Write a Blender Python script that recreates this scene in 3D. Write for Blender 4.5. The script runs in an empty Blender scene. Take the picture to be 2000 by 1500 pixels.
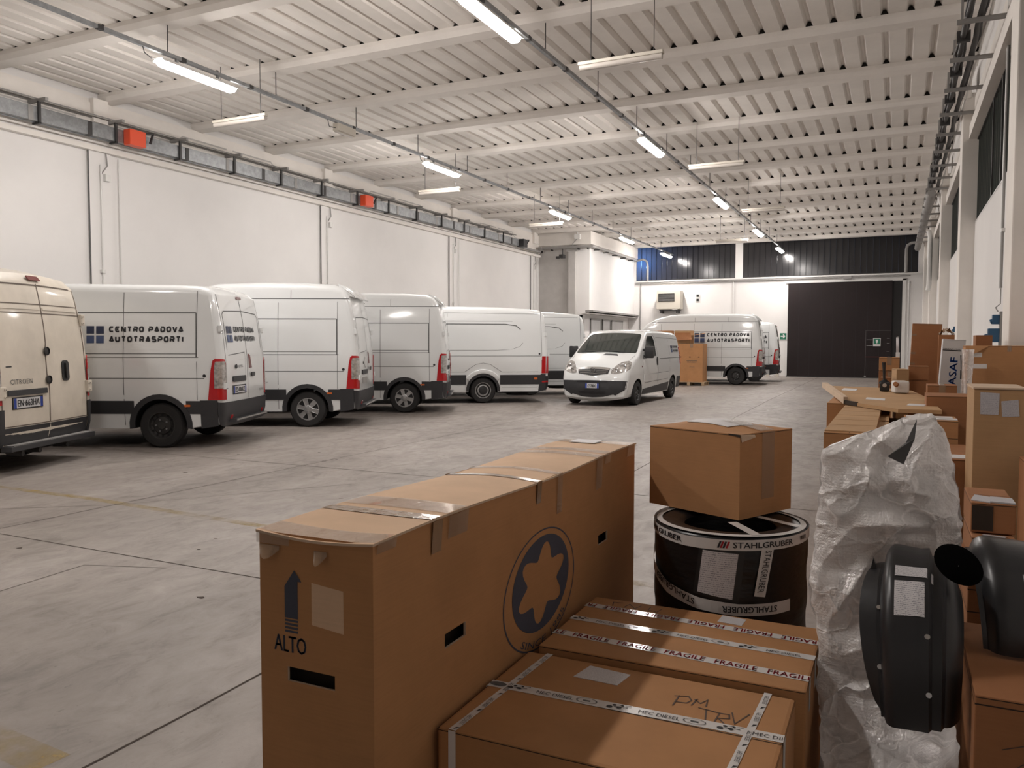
import bpy, bmesh, math, random
from mathutils import Vector, Matrix
R = math.radians
PI = math.pi
scn = bpy.context.scene
COL = scn.collection
random.seed(7)

# ------------------------------------------------------------------ camera
cam_d = bpy.data.cameras.new('camera')
cam = bpy.data.objects.new('camera', cam_d)
COL.objects.link(cam)
scn.camera = cam
cam_d.sensor_fit = 'HORIZONTAL'
cam_d.sensor_width = 36.0
cam_d.lens = 36.0 * 1576.6 / 2000.0
cam_d.clip_end = 200
_yaw, _pit, _rol = R(25.454), R(-2.92), R(0.0913)
_fw = Vector((-math.sin(_yaw) * math.cos(_pit), math.cos(_yaw) * math.cos(_pit), math.sin(_pit)))
_r = Vector((math.cos(_yaw), math.sin(_yaw), 0))
_u = _r.cross(_fw)
_r2 = _r * math.cos(_rol) + _u * math.sin(_rol)
_u2 = -_r * math.sin(_rol) + _u * math.cos(_rol)
cam.matrix_world = Matrix(((_r2.x, _u2.x, -_fw.x, 0), (_r2.y, _u2.y, -_fw.y, 0), (_r2.z, _u2.z, -_fw.z, 1.62), (0, 0, 0, 1)))

# ------------------------------------------------------------------ world (night outside), exposure
world = bpy.data.worlds.new('night')
scn.world = world
world.use_nodes = True
world.node_tree.nodes['Background'].inputs[0].default_value = (0.05, 0.07, 0.12, 1)
world.node_tree.nodes['Background'].inputs[1].default_value = 0.15
scn.view_settings.view_transform = 'Standard'
scn.view_settings.look = 'None'
scn.view_settings.gamma = 1.0
scn.view_settings.use_curve_mapping = False
scn.view_settings.exposure = 1.42
LAMP_STRENGTH = 62.0          # the tube lamps under the roof
LAMP_COLOUR = (1.0, 0.94, 0.895)

# ------------------------------------------------------------------ materials
MATS = {}
def nmat(name):
    m = bpy.data.materials.new(name)
    m.use_nodes = True
    nt = m.node_tree
    return m, nt, nt.nodes['Principled BSDF']

def N(nt, typ, **kw):
    n = nt.nodes.new(typ)
    for k, v in kw.items():
        if k in n.inputs.keys():
            n.inputs[k].default_value = v
        else:
            setattr(n, k, v)
    return n

def ramp(nt, src, stops):
    r = N(nt, 'ShaderNodeValToRGB')
    e = r.color_ramp.elements
    while len(e) < len(stops):
        e.new(0.5)
    for i, (p, c) in enumerate(stops):
        e[i].position = p
        e[i].color = (c[0], c[1], c[2], 1) if isinstance(c, tuple) else (c, c, c, 1)
    nt.links.new(src, r.inputs[0])
    return r.outputs[0]

def plain(name, col, rough=0.5, metal=0.0, var=0.0, vscale=3.0, bump=0.0, bscale=60.0, coat=0.0, spec=0.5, stretch=None):
    if name in MATS:
        return MATS[name]
    m, nt, b = nmat(name)
    b.inputs['Base Color'].default_value = (*col, 1)
    b.inputs['Roughness'].default_value = rough
    b.inputs['Metallic'].default_value = metal
    b.inputs['Coat Weight'].default_value = coat
    b.inputs['Coat Roughness'].default_value = 0.08
    b.inputs['Specular IOR Level'].default_value = spec
    tc = N(nt, 'ShaderNodeTexCoord')
    src = tc.outputs['Object']
    if stretch:
        mp = N(nt, 'ShaderNodeMapping')
        mp.inputs['Scale'].default_value = stretch
        nt.links.new(src, mp.inputs[0])
        src = mp.outputs[0]
    if var:
        nz = N(nt, 'ShaderNodeTexNoise', Scale=vscale, Detail=5.0, Roughness=0.6)
        nt.links.new(src, nz.inputs['Vector'])
        lo = tuple(c * (1 - var) for c in col)
        hi = tuple(min(1, c * (1 + var)) for c in col)
        nt.links.new(ramp(nt, nz.outputs[0], [(0.3, lo), (0.7, hi)]), b.inputs['Base Color'])
    if bump:
        nb = N(nt, 'ShaderNodeTexNoise', Scale=bscale, Detail=3.0)
        nt.links.new(src, nb.inputs['Vector'])
        bp = N(nt, 'ShaderNodeBump', Strength=bump, Distance=0.01)
        nt.links.new(nb.outputs[0], bp.inputs['Height'])
        nt.links.new(bp.outputs[0], b.inputs['Normal'])
    MATS[name] = m
    return m

WHITE_WALL = plain('white plaster', (0.78, 0.762, 0.748), 0.85, var=0.035, vscale=0.6, bump=0.12, bscale=8)
WHITE_CEIL = plain('white painted concrete', (0.80, 0.76, 0.715), 0.8, var=0.06, vscale=1.3, bump=0.15, bscale=14)
GREY_WALL = plain('mid grey plaster', (0.50, 0.48, 0.46), 0.85, var=0.08, vscale=2)  # plain grey surface for cross wall, column, soffit and groove strips
GALV = plain('galvanised steel', (0.30, 0.31, 0.32), 0.45, 0.75, var=0.22, vscale=9)
GREYPOLE = plain('grey painted steel', (0.30, 0.29, 0.28), 0.6, 0.2, var=0.1)
DARKMETAL = plain('dark metal', (0.06, 0.058, 0.058), 0.5, 0.5)
ORANGE = plain('orange red plastic', (0.75, 0.085, 0.03), 0.4)
WHITEPL = plain('white plastic', (0.72, 0.71, 0.69), 0.4)
CREAMPL = plain('cream painted sheet metal', (0.56, 0.52, 0.45), 0.45)
BLACKPL = plain('black plastic', (0.02, 0.02, 0.021), 0.38)
BUMPER = plain('grey black bumper plastic', (0.030, 0.030, 0.033), 0.5, bump=0.1, bscale=120)
RUBBER = plain('tyre rubber', (0.016, 0.015, 0.015), 0.75, bump=0.2, bscale=60)
UNDER = plain('vehicle underside', (0.012, 0.012, 0.012), 0.9)
PAINT = plain('white vehicle paint', (0.73, 0.745, 0.745), 0.34, coat=1.0, var=0.02, vscale=1.2)
PAINT_D = plain('dusty ivory vehicle paint', (0.66, 0.60, 0.51), 0.42, coat=0.35, var=0.10, vscale=2.2)
SEAM = plain('panel seam and crease', (0.10, 0.10, 0.10), 0.7)
SEAMD = plain('dusty panel seam and crease', (0.13, 0.10, 0.08), 0.7)
GLASSD = plain('dark vehicle glass', (0.018, 0.026, 0.024), 0.06, coat=0.5, spec=0.8)
REDL = plain('red lamp lens', (0.42, 0.008, 0.012), 0.12, coat=0.6)
REDDK = plain('dark red lamp lens', (0.16, 0.03, 0.028), 0.2)
CLEARL = plain('clear lamp lens', (0.42, 0.40, 0.38), 0.15, 0.35, coat=0.7, var=0.45, vscale=16)
AMBER = plain('amber lens', (0.55, 0.13, 0.03), 0.2)
CHROME = plain('chrome', (0.62, 0.62, 0.62), 0.14, 1.0)
ALLOY = plain('silver wheel paint', (0.42, 0.42, 0.42), 0.32, 0.7, var=0.1, vscale=12)
STEELW = plain('dark steel wheel', (0.045, 0.043, 0.042), 0.55, 0.4)
PLATE = plain('plate white', (0.62, 0.62, 0.63), 0.4)
BLUE = plain('plate blue', (0.02, 0.05, 0.30), 0.4)
INK = plain('black ink', (0.012, 0.012, 0.016), 0.5)
LOGO_NAVY = plain('dark navy film', (0.018, 0.028, 0.075), 0.35)
LOGO_BLUE = plain('grey blue film', (0.055, 0.085, 0.19), 0.35)
MASAF_BLUE = plain('blue ink', (0.02, 0.08, 0.30), 0.5)
RED_INK = plain('red ink', (0.36, 0.008, 0.015), 0.5)
GREEN = plain('safety green', (0.01, 0.16, 0.09), 0.4)
SOCKET = plain('blue socket plastic', (0.02, 0.085, 0.17), 0.4)
WOOD = plain('pallet wood', (0.40, 0.28, 0.17), 0.8, var=0.25, vscale=5, bump=0.3, stretch=(1, 8, 8))
DOORM = plain('dark brown painted steel', (0.018, 0.012, 0.0125), 0.6, var=0.1, vscale=0.7, spec=0.25)
DOORK = plain('near black steel', (0.008, 0.007, 0.008), 0.55)
DOORL = plain('dark grey line', (0.09, 0.08, 0.08), 0.5)
GROOVE_DARK = plain('dark groove void', (0.02, 0.019, 0.018), 0.95)
PAPER = plain('white paper', (0.66, 0.64, 0.64), 0.6)
DARKHOLE = plain('hollow inside of carton', (0.035, 0.022, 0.014), 0.9)
NAVYINK = plain('navy printing ink on board', (0.055, 0.06, 0.085), 0.75)
WHITEBOARD = plain('white board', (0.60, 0.60, 0.60), 0.6, var=0.05)
TAPEW = plain('white printed tape', (0.70, 0.68, 0.66), 0.24, coat=0.3)
TAPEB = plain('brown parcel tape', (0.30, 0.19, 0.115), 0.16, coat=0.6, bump=0.5, bscale=18)
PEN = plain('marker pen', (0.09, 0.055, 0.04), 0.7)
BLACKFILM = plain('black stretch film', (0.010, 0.010, 0.011), 0.33, bump=0.5, bscale=9, stretch=(1, 1, 3))
FENDER = plain('black moulded plastic', (0.020, 0.020, 0.022), 0.33, bump=0.12, bscale=16)

def cardboard(name, col, rough=0.78):
    m, nt, b = nmat(name)
    b.inputs['Roughness'].default_value = rough
    b.inputs['Specular IOR Level'].default_value = 0.25
    tc = N(nt, 'ShaderNodeTexCoord')
    n1 = N(nt, 'ShaderNodeTexNoise', Scale=2.2, Detail=5.0, Roughness=0.65)
    nt.links.new(tc.outputs['Object'], n1.inputs['Vector'])
    c1 = ramp(nt, n1.outputs[0], [(0.3, tuple(c * 0.88 for c in col)), (0.7, tuple(c * 1.08 for c in col))])
    mp = N(nt, 'ShaderNodeMapping')
    mp.inputs['Scale'].default_value = (6, 6, 160)
    nt.links.new(tc.outputs['Object'], mp.inputs[0])
    n2 = N(nt, 'ShaderNodeTexNoise', Scale=1.0, Detail=2.0)
    nt.links.new(mp.outputs[0], n2.inputs['Vector'])
    mx = N(nt, 'ShaderNodeMix', data_type='RGBA', blend_type='MULTIPLY')
    mx.inputs[0].default_value = 1.0
    nt.links.new(c1, mx.inputs[6])
    nt.links.new(ramp(nt, n2.outputs[0], [(0.3, 0.94), (0.7, 1.0)]), mx.inputs[7])
    nt.links.new(mx.outputs[2], b.inputs['Base Color'])
    bp = N(nt, 'ShaderNodeBump', Strength=0.12, Distance=0.004)
    nt.links.new(n1.outputs[0], bp.inputs['Height'])
    nt.links.new(bp.outputs[0], b.inputs['Normal'])
    return m
CARD = cardboard('brown corrugated board', (0.45, 0.228, 0.102))
CARD_D = cardboard('red brown corrugated board', (0.34, 0.150, 0.066))
CARD_L = cardboard('pale and highlit corrugated board', (0.66, 0.455, 0.30))  # pale tone, on the big lid brightened for light grazing it
CARD_T = cardboard('tan corrugated board', (0.47, 0.29, 0.15))
CARD_E = cardboard('cut edge of board', (0.62, 0.47, 0.34))

def clear_tape():
    m, nt, b = nmat('clear parcel tape')
    b.inputs['Base Color'].default_value = (0.42, 0.31, 0.22, 1)
    b.inputs['Roughness'].default_value = 0.12
    b.inputs['Coat Weight'].default_value = 1.0
    b.inputs['Alpha'].default_value = 0.45
    tc = N(nt, 'ShaderNodeTexCoord')
    nz = N(nt, 'ShaderNodeTexNoise', Scale=26.0, Detail=4.0, Roughness=0.6)
    nt.links.new(tc.outputs['Object'], nz.inputs['Vector'])
    bp = N(nt, 'ShaderNodeBump', Strength=0.9, Distance=0.012)
    nt.links.new(nz.outputs[0], bp.inputs['Height'])
    nt.links.new(bp.outputs[0], b.inputs['Normal'])
    return m
CTAPE = clear_tape()

def floor_mat():
    m, nt, b = nmat('worn power floated concrete')
    tc = N(nt, 'ShaderNodeTexCoord')
    mp = N(nt, 'ShaderNodeMapping')
    mp.inputs['Scale'].default_value = (1.0, 0.55, 1)
    mp.inputs['Rotation'].default_value = (0, 0, 0.5)
    nt.links.new(tc.outputs['Object'], mp.inputs[0])
    n1 = N(nt, 'ShaderNodeTexNoise', Scale=0.42, Detail=8.0, Roughness=0.62, Distortion=0.4)
    n2 = N(nt, 'ShaderNodeTexNoise', Scale=5.0, Detail=9.0, Roughness=0.72, Distortion=0.6)
    n3 = N(nt, 'ShaderNodeTexNoise', Scale=26.0, Detail=6.0, Roughness=0.7)
    for n in (n1, n2, n3):
        nt.links.new(mp.outputs[0], n.inputs['Vector'])
    c1 = ramp(nt, n1.outputs[0], [(0.30, (0.165, 0.141, 0.126)), (0.52, (0.248, 0.217, 0.196)), (0.72, (0.345, 0.312, 0.288))])
    c2 = ramp(nt, n2.outputs[0], [(0.30, 0.72), (0.48, 0.98), (0.72, 1.12)])
    c3 = ramp(nt, n3.outputs[0], [(0.27, 0.5), (0.38, 1.0)])
    mx = N(nt, 'ShaderNodeMix', data_type='RGBA', blend_type='MULTIPLY')
    mx.inputs[0].default_value = 1.0
    nt.links.new(c1, mx.inputs[6]); nt.links.new(c2, mx.inputs[7])
    mx2 = N(nt, 'ShaderNodeMix', data_type='RGBA', blend_type='MULTIPLY')
    mx2.inputs[0].default_value = 0.8
    nt.links.new(mx.outputs[2], mx2.inputs[6]); nt.links.new(c3, mx2.inputs[7])
    nt.links.new(mx2.outputs[2], b.inputs['Base Color'])
    nt.links.new(ramp(nt, n2.outputs[0], [(0.3, 0.62), (0.7, 0.42)]), b.inputs['Roughness'])
    bp = N(nt, 'ShaderNodeBump', Strength=0.25, Distance=0.01)
    nt.links.new(n2.outputs[0], bp.inputs['Height'])
    nt.links.new(bp.outputs[0], b.inputs['Normal'])
    return m
FLOOR = floor_mat()

def faded_yellow():
    m, nt, b = nmat('worn yellow floor paint')
    b.inputs['Base Color'].default_value = (0.36, 0.25, 0.07, 1)
    b.inputs['Roughness'].default_value = 0.6
    tc = N(nt, 'ShaderNodeTexCoord')
    nz = N(nt, 'ShaderNodeTexNoise', Scale=2.3, Detail=9.0, Roughness=0.75)
    nt.links.new(tc.outputs['Object'], nz.inputs['Vector'])
    nt.links.new(ramp(nt, nz.outputs[0], [(0.39, 0.0), (0.64, 0.7)]), b.inputs['Alpha'])
    return m
YELLOW = faded_yellow()

def printed(name, base=(0.62, 0.60, 0.61), ink=(0.22, 0.22, 0.25), scale=70.0):
    m, nt, b = nmat(name)
    b.inputs['Roughness'].default_value = 0.45
    tc = N(nt, 'ShaderNodeTexCoord')
    mp = N(nt, 'ShaderNodeMapping')
    nt.links.new(tc.outputs['Generated'], mp.inputs[0])
    wv = N(nt, 'ShaderNodeTexWave', Scale=7.0, Distortion=0.0, bands_direction='DIAGONAL')
    bk = N(nt, 'ShaderNodeTexNoise', Scale=34.0, Detail=2.0)
    nt.links.new(mp.outputs[0], bk.inputs['Vector'])
    wv.bands_direction = 'Z'
    nt.links.new(mp.outputs[0], wv.inputs['Vector'])
    a = ramp(nt, wv.outputs[1] if len(wv.outputs) > 1 else wv.outputs[0], [(0.55, 0.0), (0.75, 1.0)])
    c = ramp(nt, bk.outputs[0], [(0.46, 0.0), (0.56, 1.0)])
    mm = N(nt, 'ShaderNodeMath', operation='MULTIPLY')
    nt.links.new(a, mm.inputs[0]); nt.links.new(c, mm.inputs[1])
    nt.links.new(ramp(nt, mm.outputs[0], [(0.0, base), (1.0, ink)]), b.inputs['Base Color'])
    return m
PRINT = printed('printed shipping label')
PRINT_B = printed('printed delivery note', (0.52, 0.51, 0.53), (0.2, 0.2, 0.24))

def bubble_mat():
    m, nt, b = nmat('bubble wrap film')
    L = nt.links.new
    b.inputs['Base Color'].default_value = (0.93, 0.90, 0.885, 1)
    b.inputs['Roughness'].default_value = 0.28
    tc = N(nt, 'ShaderNodeTexCoord')
    vo = N(nt, 'ShaderNodeTexVoronoi', Scale=105.0)
    vo.inputs['Randomness'].default_value = 0.35
    L(tc.outputs['Object'], vo.inputs['Vector'])
    h = ramp(nt, vo.outputs['Distance'], [(0.0, 1.0), (0.40, 0.75), (0.60, 0.0)])
    # creases: edges of large warped cells
    wn = N(nt, 'ShaderNodeTexNoise', Scale=3.0, Detail=4.0)
    L(tc.outputs['Object'], wn.inputs['Vector'])
    ad = N(nt, 'ShaderNodeMix', data_type='RGBA', blend_type='LINEAR_LIGHT')
    ad.inputs[0].default_value = 0.22
    L(tc.outputs['Object'], ad.inputs[6]); L(wn.outputs[1], ad.inputs[7])
    ce = N(nt, 'ShaderNodeTexVoronoi', Scale=6.5)
    ce.feature = 'DISTANCE_TO_EDGE'
    L(ad.outputs[2], ce.inputs['Vector'])
    crease = ramp(nt, ce.outputs[0], [(0.0, 1.0), (0.10, 0.25), (0.35, 0.0)])
    nz = N(nt, 'ShaderNodeTexNoise', Scale=8.0, Detail=6.0, Roughness=0.6, Distortion=1.2)
    L(tc.outputs['Object'], nz.inputs['Vector'])
    b1 = N(nt, 'ShaderNodeBump', Strength=0.28, Distance=0.004)
    L(h, b1.inputs['Height'])
    b2 = N(nt, 'ShaderNodeBump', Strength=0.7, Distance=0.03)
    L(nz.outputs[0], b2.inputs['Height']); L(b1.outputs[0], b2.inputs['Normal'])
    b3 = N(nt, 'ShaderNodeBump', Strength=0.5, Distance=0.012)
    L(crease, b3.inputs['Height']); L(b2.outputs[0], b3.inputs['Normal'])
    L(b3.outputs[0], b.inputs['Normal'])
    tl = N(nt, 'ShaderNodeBsdfTranslucent')
    tl.inputs[0].default_value = (0.95, 0.92, 0.90, 1)
    m1 = N(nt, 'ShaderNodeMixShader'); m1.inputs[0].default_value = 0.12
    L(b.outputs[0], m1.inputs[1]); L(tl.outputs[0], m1.inputs[2])
    gl = N(nt, 'ShaderNodeBsdfGlossy', Roughness=0.10)
    L(b3.outputs[0], gl.inputs['Normal'])
    m3 = N(nt, 'ShaderNodeMixShader'); m3.inputs[0].default_value = 0.13
    L(m1.outputs[0], m3.inputs[1]); L(gl.outputs[0], m3.inputs[2])
    tr = N(nt, 'ShaderNodeBsdfTransparent')
    m2 = N(nt, 'ShaderNodeMixShader')
    n3 = N(nt, 'ShaderNodeTexNoise', Scale=3.2, Detail=6.0, Roughness=0.6, Distortion=1.0)
    L(tc.outputs['Object'], n3.inputs['Vector'])
    mxm = N(nt, 'ShaderNodeMath', operation='MAXIMUM')
    L(ramp(nt, n3.outputs[0], [(0.35, 0.52), (0.60, 0.92)]), mxm.inputs[0]); L(crease, mxm.inputs[1])
    L(mxm.outputs[0], m2.inputs[0])
    L(tr.outputs[0], m2.inputs[1]); L(m3.outputs[0], m2.inputs[2])
    L(m2.outputs[0], nt.nodes['Material Output'].inputs[0])
    return m
BUBBLE = bubble_mat()

def lamp_mat():
    m = bpy.data.materials.new('lit lamp diffuser')
    m.use_nodes = True
    nt = m.node_tree
    nt.nodes.clear()
    e = N(nt, 'ShaderNodeEmission', Strength=LAMP_STRENGTH)
    e.inputs[0].default_value = (*LAMP_COLOUR, 1)
    o = N(nt, 'ShaderNodeOutputMaterial')
    nt.links.new(e.outputs[0], o.inputs[0])
    return m
LIT = lamp_mat()

def uglass(name, col, trans):
    m, nt, b = nmat(name)
    b.inputs['Base Color'].default_value = (*col, 1)
    b.inputs['Roughness'].default_value = 0.16
    b.inputs['Specular IOR Level'].default_value = 0.6
    out = nt.nodes['Material Output']
    t = N(nt, 'ShaderNodeBsdfTranslucent')
    t.inputs[0].default_value = (0.5, 0.55, 0.6, 1)
    mx = N(nt, 'ShaderNodeMixShader')
    mx.inputs[0].default_value = trans
    nt.links.new(b.outputs[0], mx.inputs[1])
    nt.links.new(t.outputs[0], mx.inputs[2])
    nt.links.new(mx.outputs[0], out.inputs[0])
    return m
UGLASS = uglass('dark channel glass', (0.022, 0.021, 0.023), 0.12)
UGLASS_S = uglass('grey channel glass', (0.10, 0.11, 0.10), 0.12)
TUBE_OFF = plain('unlit tube cover', (0.50, 0.46, 0.42), 0.22)

# ------------------------------------------------------------------ object helpers
def tag(o, label=None, cat=None, group=None, kind=None):
    if label: o['label'] = label
    if cat: o['category'] = cat
    if group: o['group'] = group
    if kind: o['kind'] = kind
    return o

def empty(name, loc=(0, 0, 0), rz=0.0, label=None, cat=None, group=None, kind=None):
    o = bpy.data.objects.new(name, None)
    COL.objects.link(o)
    o.location = loc
    o.rotation_euler = (0, 0, rz)
    o.empty_display_size = 0.2
    return tag(o, label, cat, group, kind)

def copy_tree(o, parent=None):
    c = o.copy()
    COL.objects.link(c)
    if parent: c.parent = parent
    for ch in list(o.children):
        copy_tree(ch, c)
    return c

class MB:
    """collects shapes and links them as one mesh object"""
    def __init__(s):
        s.v = []; s.f = []; s.m = []; s.mats = []
    def mi(s, mat):
        if mat not in s.mats: s.mats.append(mat)
        return s.mats.index(mat)
    def add(s, vs, fs, mat):
        k = len(s.v); i = s.mi(mat)
        s.v += [tuple(p) for p in vs]
        s.f += [tuple(j + k for j in f) for f in fs]
        s.m += [i] * len(fs)
    def box(s, c, d, mat, rot=None, taper=None):
        x, y, z = d[0] / 2, d[1] / 2, d[2] / 2
        vs = [(-x, -y, -z), (x, -y, -z), (x, y, -z), (-x, y, -z), (-x, -y, z), (x, -y, z), (x, y, z), (-x, y, z)]
        if taper: vs = vs[:4] + [(a * taper, b * taper, q) for a, b, q in vs[4:]]
        if rot is not None:
            vs = [rot @ Vector(p) for p in vs]
        vs = [(p[0] + c[0], p[1] + c[1], p[2] + c[2]) for p in vs]
        s.add(vs, [(3, 2, 1, 0), (4, 5, 6, 7), (0, 1, 5, 4), (1, 2, 6, 5), (2, 3, 7, 6), (3, 0, 4, 7)], mat)
        return s
    def bx(s, x0, x1, y0, y1, z0, z1, mat):
        return s.box(((x0 + x1) / 2, (y0 + y1) / 2, (z0 + z1) / 2), (abs(x1 - x0), abs(y1 - y0), abs(z1 - z0)), mat)
    def tube(s, pts, r, mat, n=8):
        pts = [Vector(p) for p in pts]
        rs = r if isinstance(r, (list, tuple)) else [r] * len(pts)
        vs = []; fs = []
        up = None
        for i, p in enumerate(pts):
            t = (pts[min(i + 1, len(pts) - 1)] - pts[max(i - 1, 0)]).normalized()
            if up is None:
                up = Vector((0, 0, 1)) if abs(t.z) < 0.9 else Vector((1, 0, 0))
            a = t.cross(up).normalized(); b = a.cross(t).normalized(); up = b
            for k in range(n):
                q = 2 * PI * k / n
                vs.append(p + a * (rs[i] * math.cos(q)) + b * (rs[i] * math.sin(q)))
        for i in range(len(pts) - 1):
            for k in range(n):
                k2 = (k + 1) % n
                fs.append((i * n + k, i * n + k2, (i + 1) * n + k2, (i + 1) * n + k))
        fs.append(tuple(range(n))[::-1])
        fs.append(tuple((len(pts) - 1) * n + k for k in range(n)))
        s.add(vs, fs, mat)
        return s
    def lathe(s, prof, mat, n=32, axis='z', c=(0, 0, 0), closed=False):
        """prof: (radius, height) list; turned about the axis"""
        vs = []; fs = []
        for k in range(n):
            q = 2 * PI * k / n
            for r, h in prof:
                a, b = r * math.cos(q), r * math.sin(q)
                p = {'z': (a, b, h), 'y': (a, h, b), 'x': (h, a, b)}[axis]
                vs.append((p[0] + c[0], p[1] + c[1], p[2] + c[2]))
        L = len(prof)
        for k in range(n):
            k2 = (k + 1) % n
            for i in range(L - 1 if not closed else L):
                j = (i + 1) % L
                fs.append((k * L + i, k2 * L + i, k2 * L + j, k * L + j))
        s.add(vs, fs, mat)
        return s
    def prism(s, poly, a, b, mat, plane='xz'):
        n = len(poly)
        def P(u, v, w):
            return {'xz': (u, w, v), 'yz': (w, u, v), 'xy': (u, v, w)}[plane]
        vs = [P(u, v, a) for u, v in poly] + [P(u, v, b) for u, v in poly]
        fs = [tuple(range(n)), tuple(range(n, 2 * n))[::-1]] + [(i, (i + 1) % n, n + (i + 1) % n, n + i) for i in range(n)]
        s.add(vs, fs, mat)
        return s
    def grid(s, nu, nv, fn, mat, flip=False):
        vs = [fn(i / nu, j / nv) for i in range(nu + 1) for j in range(nv + 1)]
        fs = []
        for i in range(nu):
            for j in range(nv):
                f = (i * (nv + 1) + j, (i + 1) * (nv + 1) + j, (i + 1) * (nv + 1) + j + 1, i * (nv + 1) + j + 1)
                fs.append(f[::-1] if flip else f)
        s.add(vs, fs, mat)
        return s
    def merge(s, o):
        for m in o.mats: s.mi(m)
        k = len(s.v)
        s.v += o.v
        s.f += [tuple(j + k for j in f) for f in o.f]
        s.m += [s.mats.index(o.mats[i]) for i in o.m]
        return s
    def build(s, name, parent=None, smooth=None, weld=False, bevel=0.0, recalc=True, cut=0):
        me = bpy.data.meshes.new(name)
        me.from_pydata(s.v, [], s.f)
        for m in s.mats: me.materials.append(m)
        me.polygons.foreach_set('material_index', s.m)
        if smooth or weld or recalc or bevel or cut:
            bm = bmesh.new(); bm.from_mesh(me)
            if weld: bmesh.ops.remove_doubles(bm, verts=bm.verts, dist=1e-4)
            if recalc: bmesh.ops.recalc_face_normals(bm, faces=bm.faces)
            if bevel:
                es = [e for e in bm.edges if len(e.link_faces) == 2 and e.calc_face_angle(0) > R(30)]
                bmesh.ops.bevel(bm, geom=es, offset=bevel, segments=2, profile=0.6, affect='EDGES')
            if smooth:
                for f in bm.faces: f.smooth = True
                for e in bm.edges:
                    if len(e.link_faces) != 2 or e.calc_face_angle(0) > R(smooth): e.smooth = False
            bm.to_mesh(me); bm.free()
        o = bpy.data.objects.new(name, me)
        COL.objects.link(o)
        if parent is not None: o.parent = parent
        return o

def struct(name, mb, **kw):
    return tag(mb.build(name, **kw), kind='structure')

# 2D polygon laid on a curved surface: mapf(u, v, off) -> point
def patch(mb, poly, mapf, off, mat, cuts_u=(), cuts_v=(), skirt=0.012):
    bm = bmesh.new()
    vs = [bm.verts.new((u, v, 0)) for u, v in poly]
    bm.faces.new(vs)
    if len(poly) > 4: bmesh.ops.triangulate(bm, faces=bm.faces[:])
    for c in cuts_u:
        bmesh.ops.bisect_plane(bm, geom=bm.verts[:] + bm.edges[:] + bm.faces[:], plane_co=(c, 0, 0), plane_no=(1, 0, 0))
    for c in cuts_v:
        bmesh.ops.bisect_plane(bm, geom=bm.verts[:] + bm.edges[:] + bm.faces[:], plane_co=(0, c, 0), plane_no=(0, 1, 0))
    bm.verts.index_update()
    P = [mapf(v.co.x, v.co.y, off) for v in bm.verts]
    F = [tuple(v.index for v in f.verts) for f in bm.faces]
    if skirt:
        n = len(P)
        Q = [mapf(v.co.x, v.co.y, off - skirt) for v in bm.verts]
        P += Q
        for e in bm.edges:
            if len(e.link_faces) == 1:
                a, b = e.verts[0].index, e.verts[1].index
                F.append((a, b, b + n, a + n))
    mb.add(P, F, mat)
    bm.free()

def frange(a, b, st):
    n = max(1, int(round((b - a) / st)))
    return [a + (b - a) * i / n for i in range(1, n)]

def ribbon(mb, pts, w, mapf, off, mat, closed=False, sub=0.25, skirt=0.0):
    """a line of width w drawn on a surface"""
    P = [Vector((p[0], p[1])) for p in pts]
    if closed: P = P + [P[0]]
    Q = [P[0]]
    for a, b in zip(P, P[1:]):
        n = max(1, int((b - a).length / sub))
        for i in range(1, n + 1): Q.append(a.lerp(b, i / n))
    L = []
    n = len(Q)
    for i, p in enumerate(Q):
        a = Q[i - 1] if i > 0 else (Q[-2] if closed else None)
        b = Q[i + 1] if i < n - 1 else (Q[1] if closed else None)
        d1 = (p - a).normalized() if a is not None else None
        d2 = (b - p).normalized() if b is not None else None
        if d1 is None: d1 = d2
        if d2 is None: d2 = d1
        t = (d1 + d2)
        t = t.normalized() if t.length > 1e-4 else d1
        nrm = Vector((-t.y, t.x))
        k = 1.0 / max(0.45, abs(nrm.dot(Vector((-d1.y, d1.x)))))
        L.append((p + nrm * w / 2 * k, p - nrm * w / 2 * k))
    vs = []; fs = []
    for a, b in L:
        vs.append(mapf(a.x, a.y, off)); vs.append(mapf(b.x, b.y, off))
    for i in range(n - 1):
        fs.append((2 * i, 2 * i + 1, 2 * i + 3, 2 * i + 2))
    mb.add(vs, fs, mat)

# lettering from Blender's built-in face
_txt = {}
def text_geo(s, spacing=1.0):
    if (s, spacing) in _txt: return _txt[(s, spacing)]
    cu = bpy.data.curves.new('t', 'FONT')
    cu.body = s; cu.size = 1.0; cu.resolution_u = 2; cu.space_character = spacing
    o = bpy.data.objects.new('t', cu)
    me = bpy.data.meshes.new_from_object(o)
    vs = [tuple(v.co) for v in me.vertices]
    fs = [tuple(p.vertices) for p in me.polygons]
    bpy.data.objects.remove(o); bpy.data.curves.remove(cu); bpy.data.meshes.remove(me)
    x0 = min(v[0] for v in vs); x1 = max(v[0] for v in vs)
    y0 = min(v[1] for v in vs); y1 = max(v[1] for v in vs)
    vs = [((v[0] - x0) / (x1 - x0), (v[1] - y0) / (y1 - y0)) for v in vs]
    _txt[(s, spacing)] = (vs, fs, (x1 - x0) / (y1 - y0))
    return _txt[(s, spacing)]

def lettering(mb, s, u0, u1, v0, v1, mapf, off, mat, slant=0.0, bold=0.0, spacing=1.0):
    vs, fs, _ = text_geo(s, spacing)
    for du in ((0.0,) if not bold else (-bold, bold)):
        mb.add([mapf(u0 + (u1 - u0) * a + slant * b * (v1 - v0) + du, v0 + (v1 - v0) * b, off) for a, b in vs], fs, mat)

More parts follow.
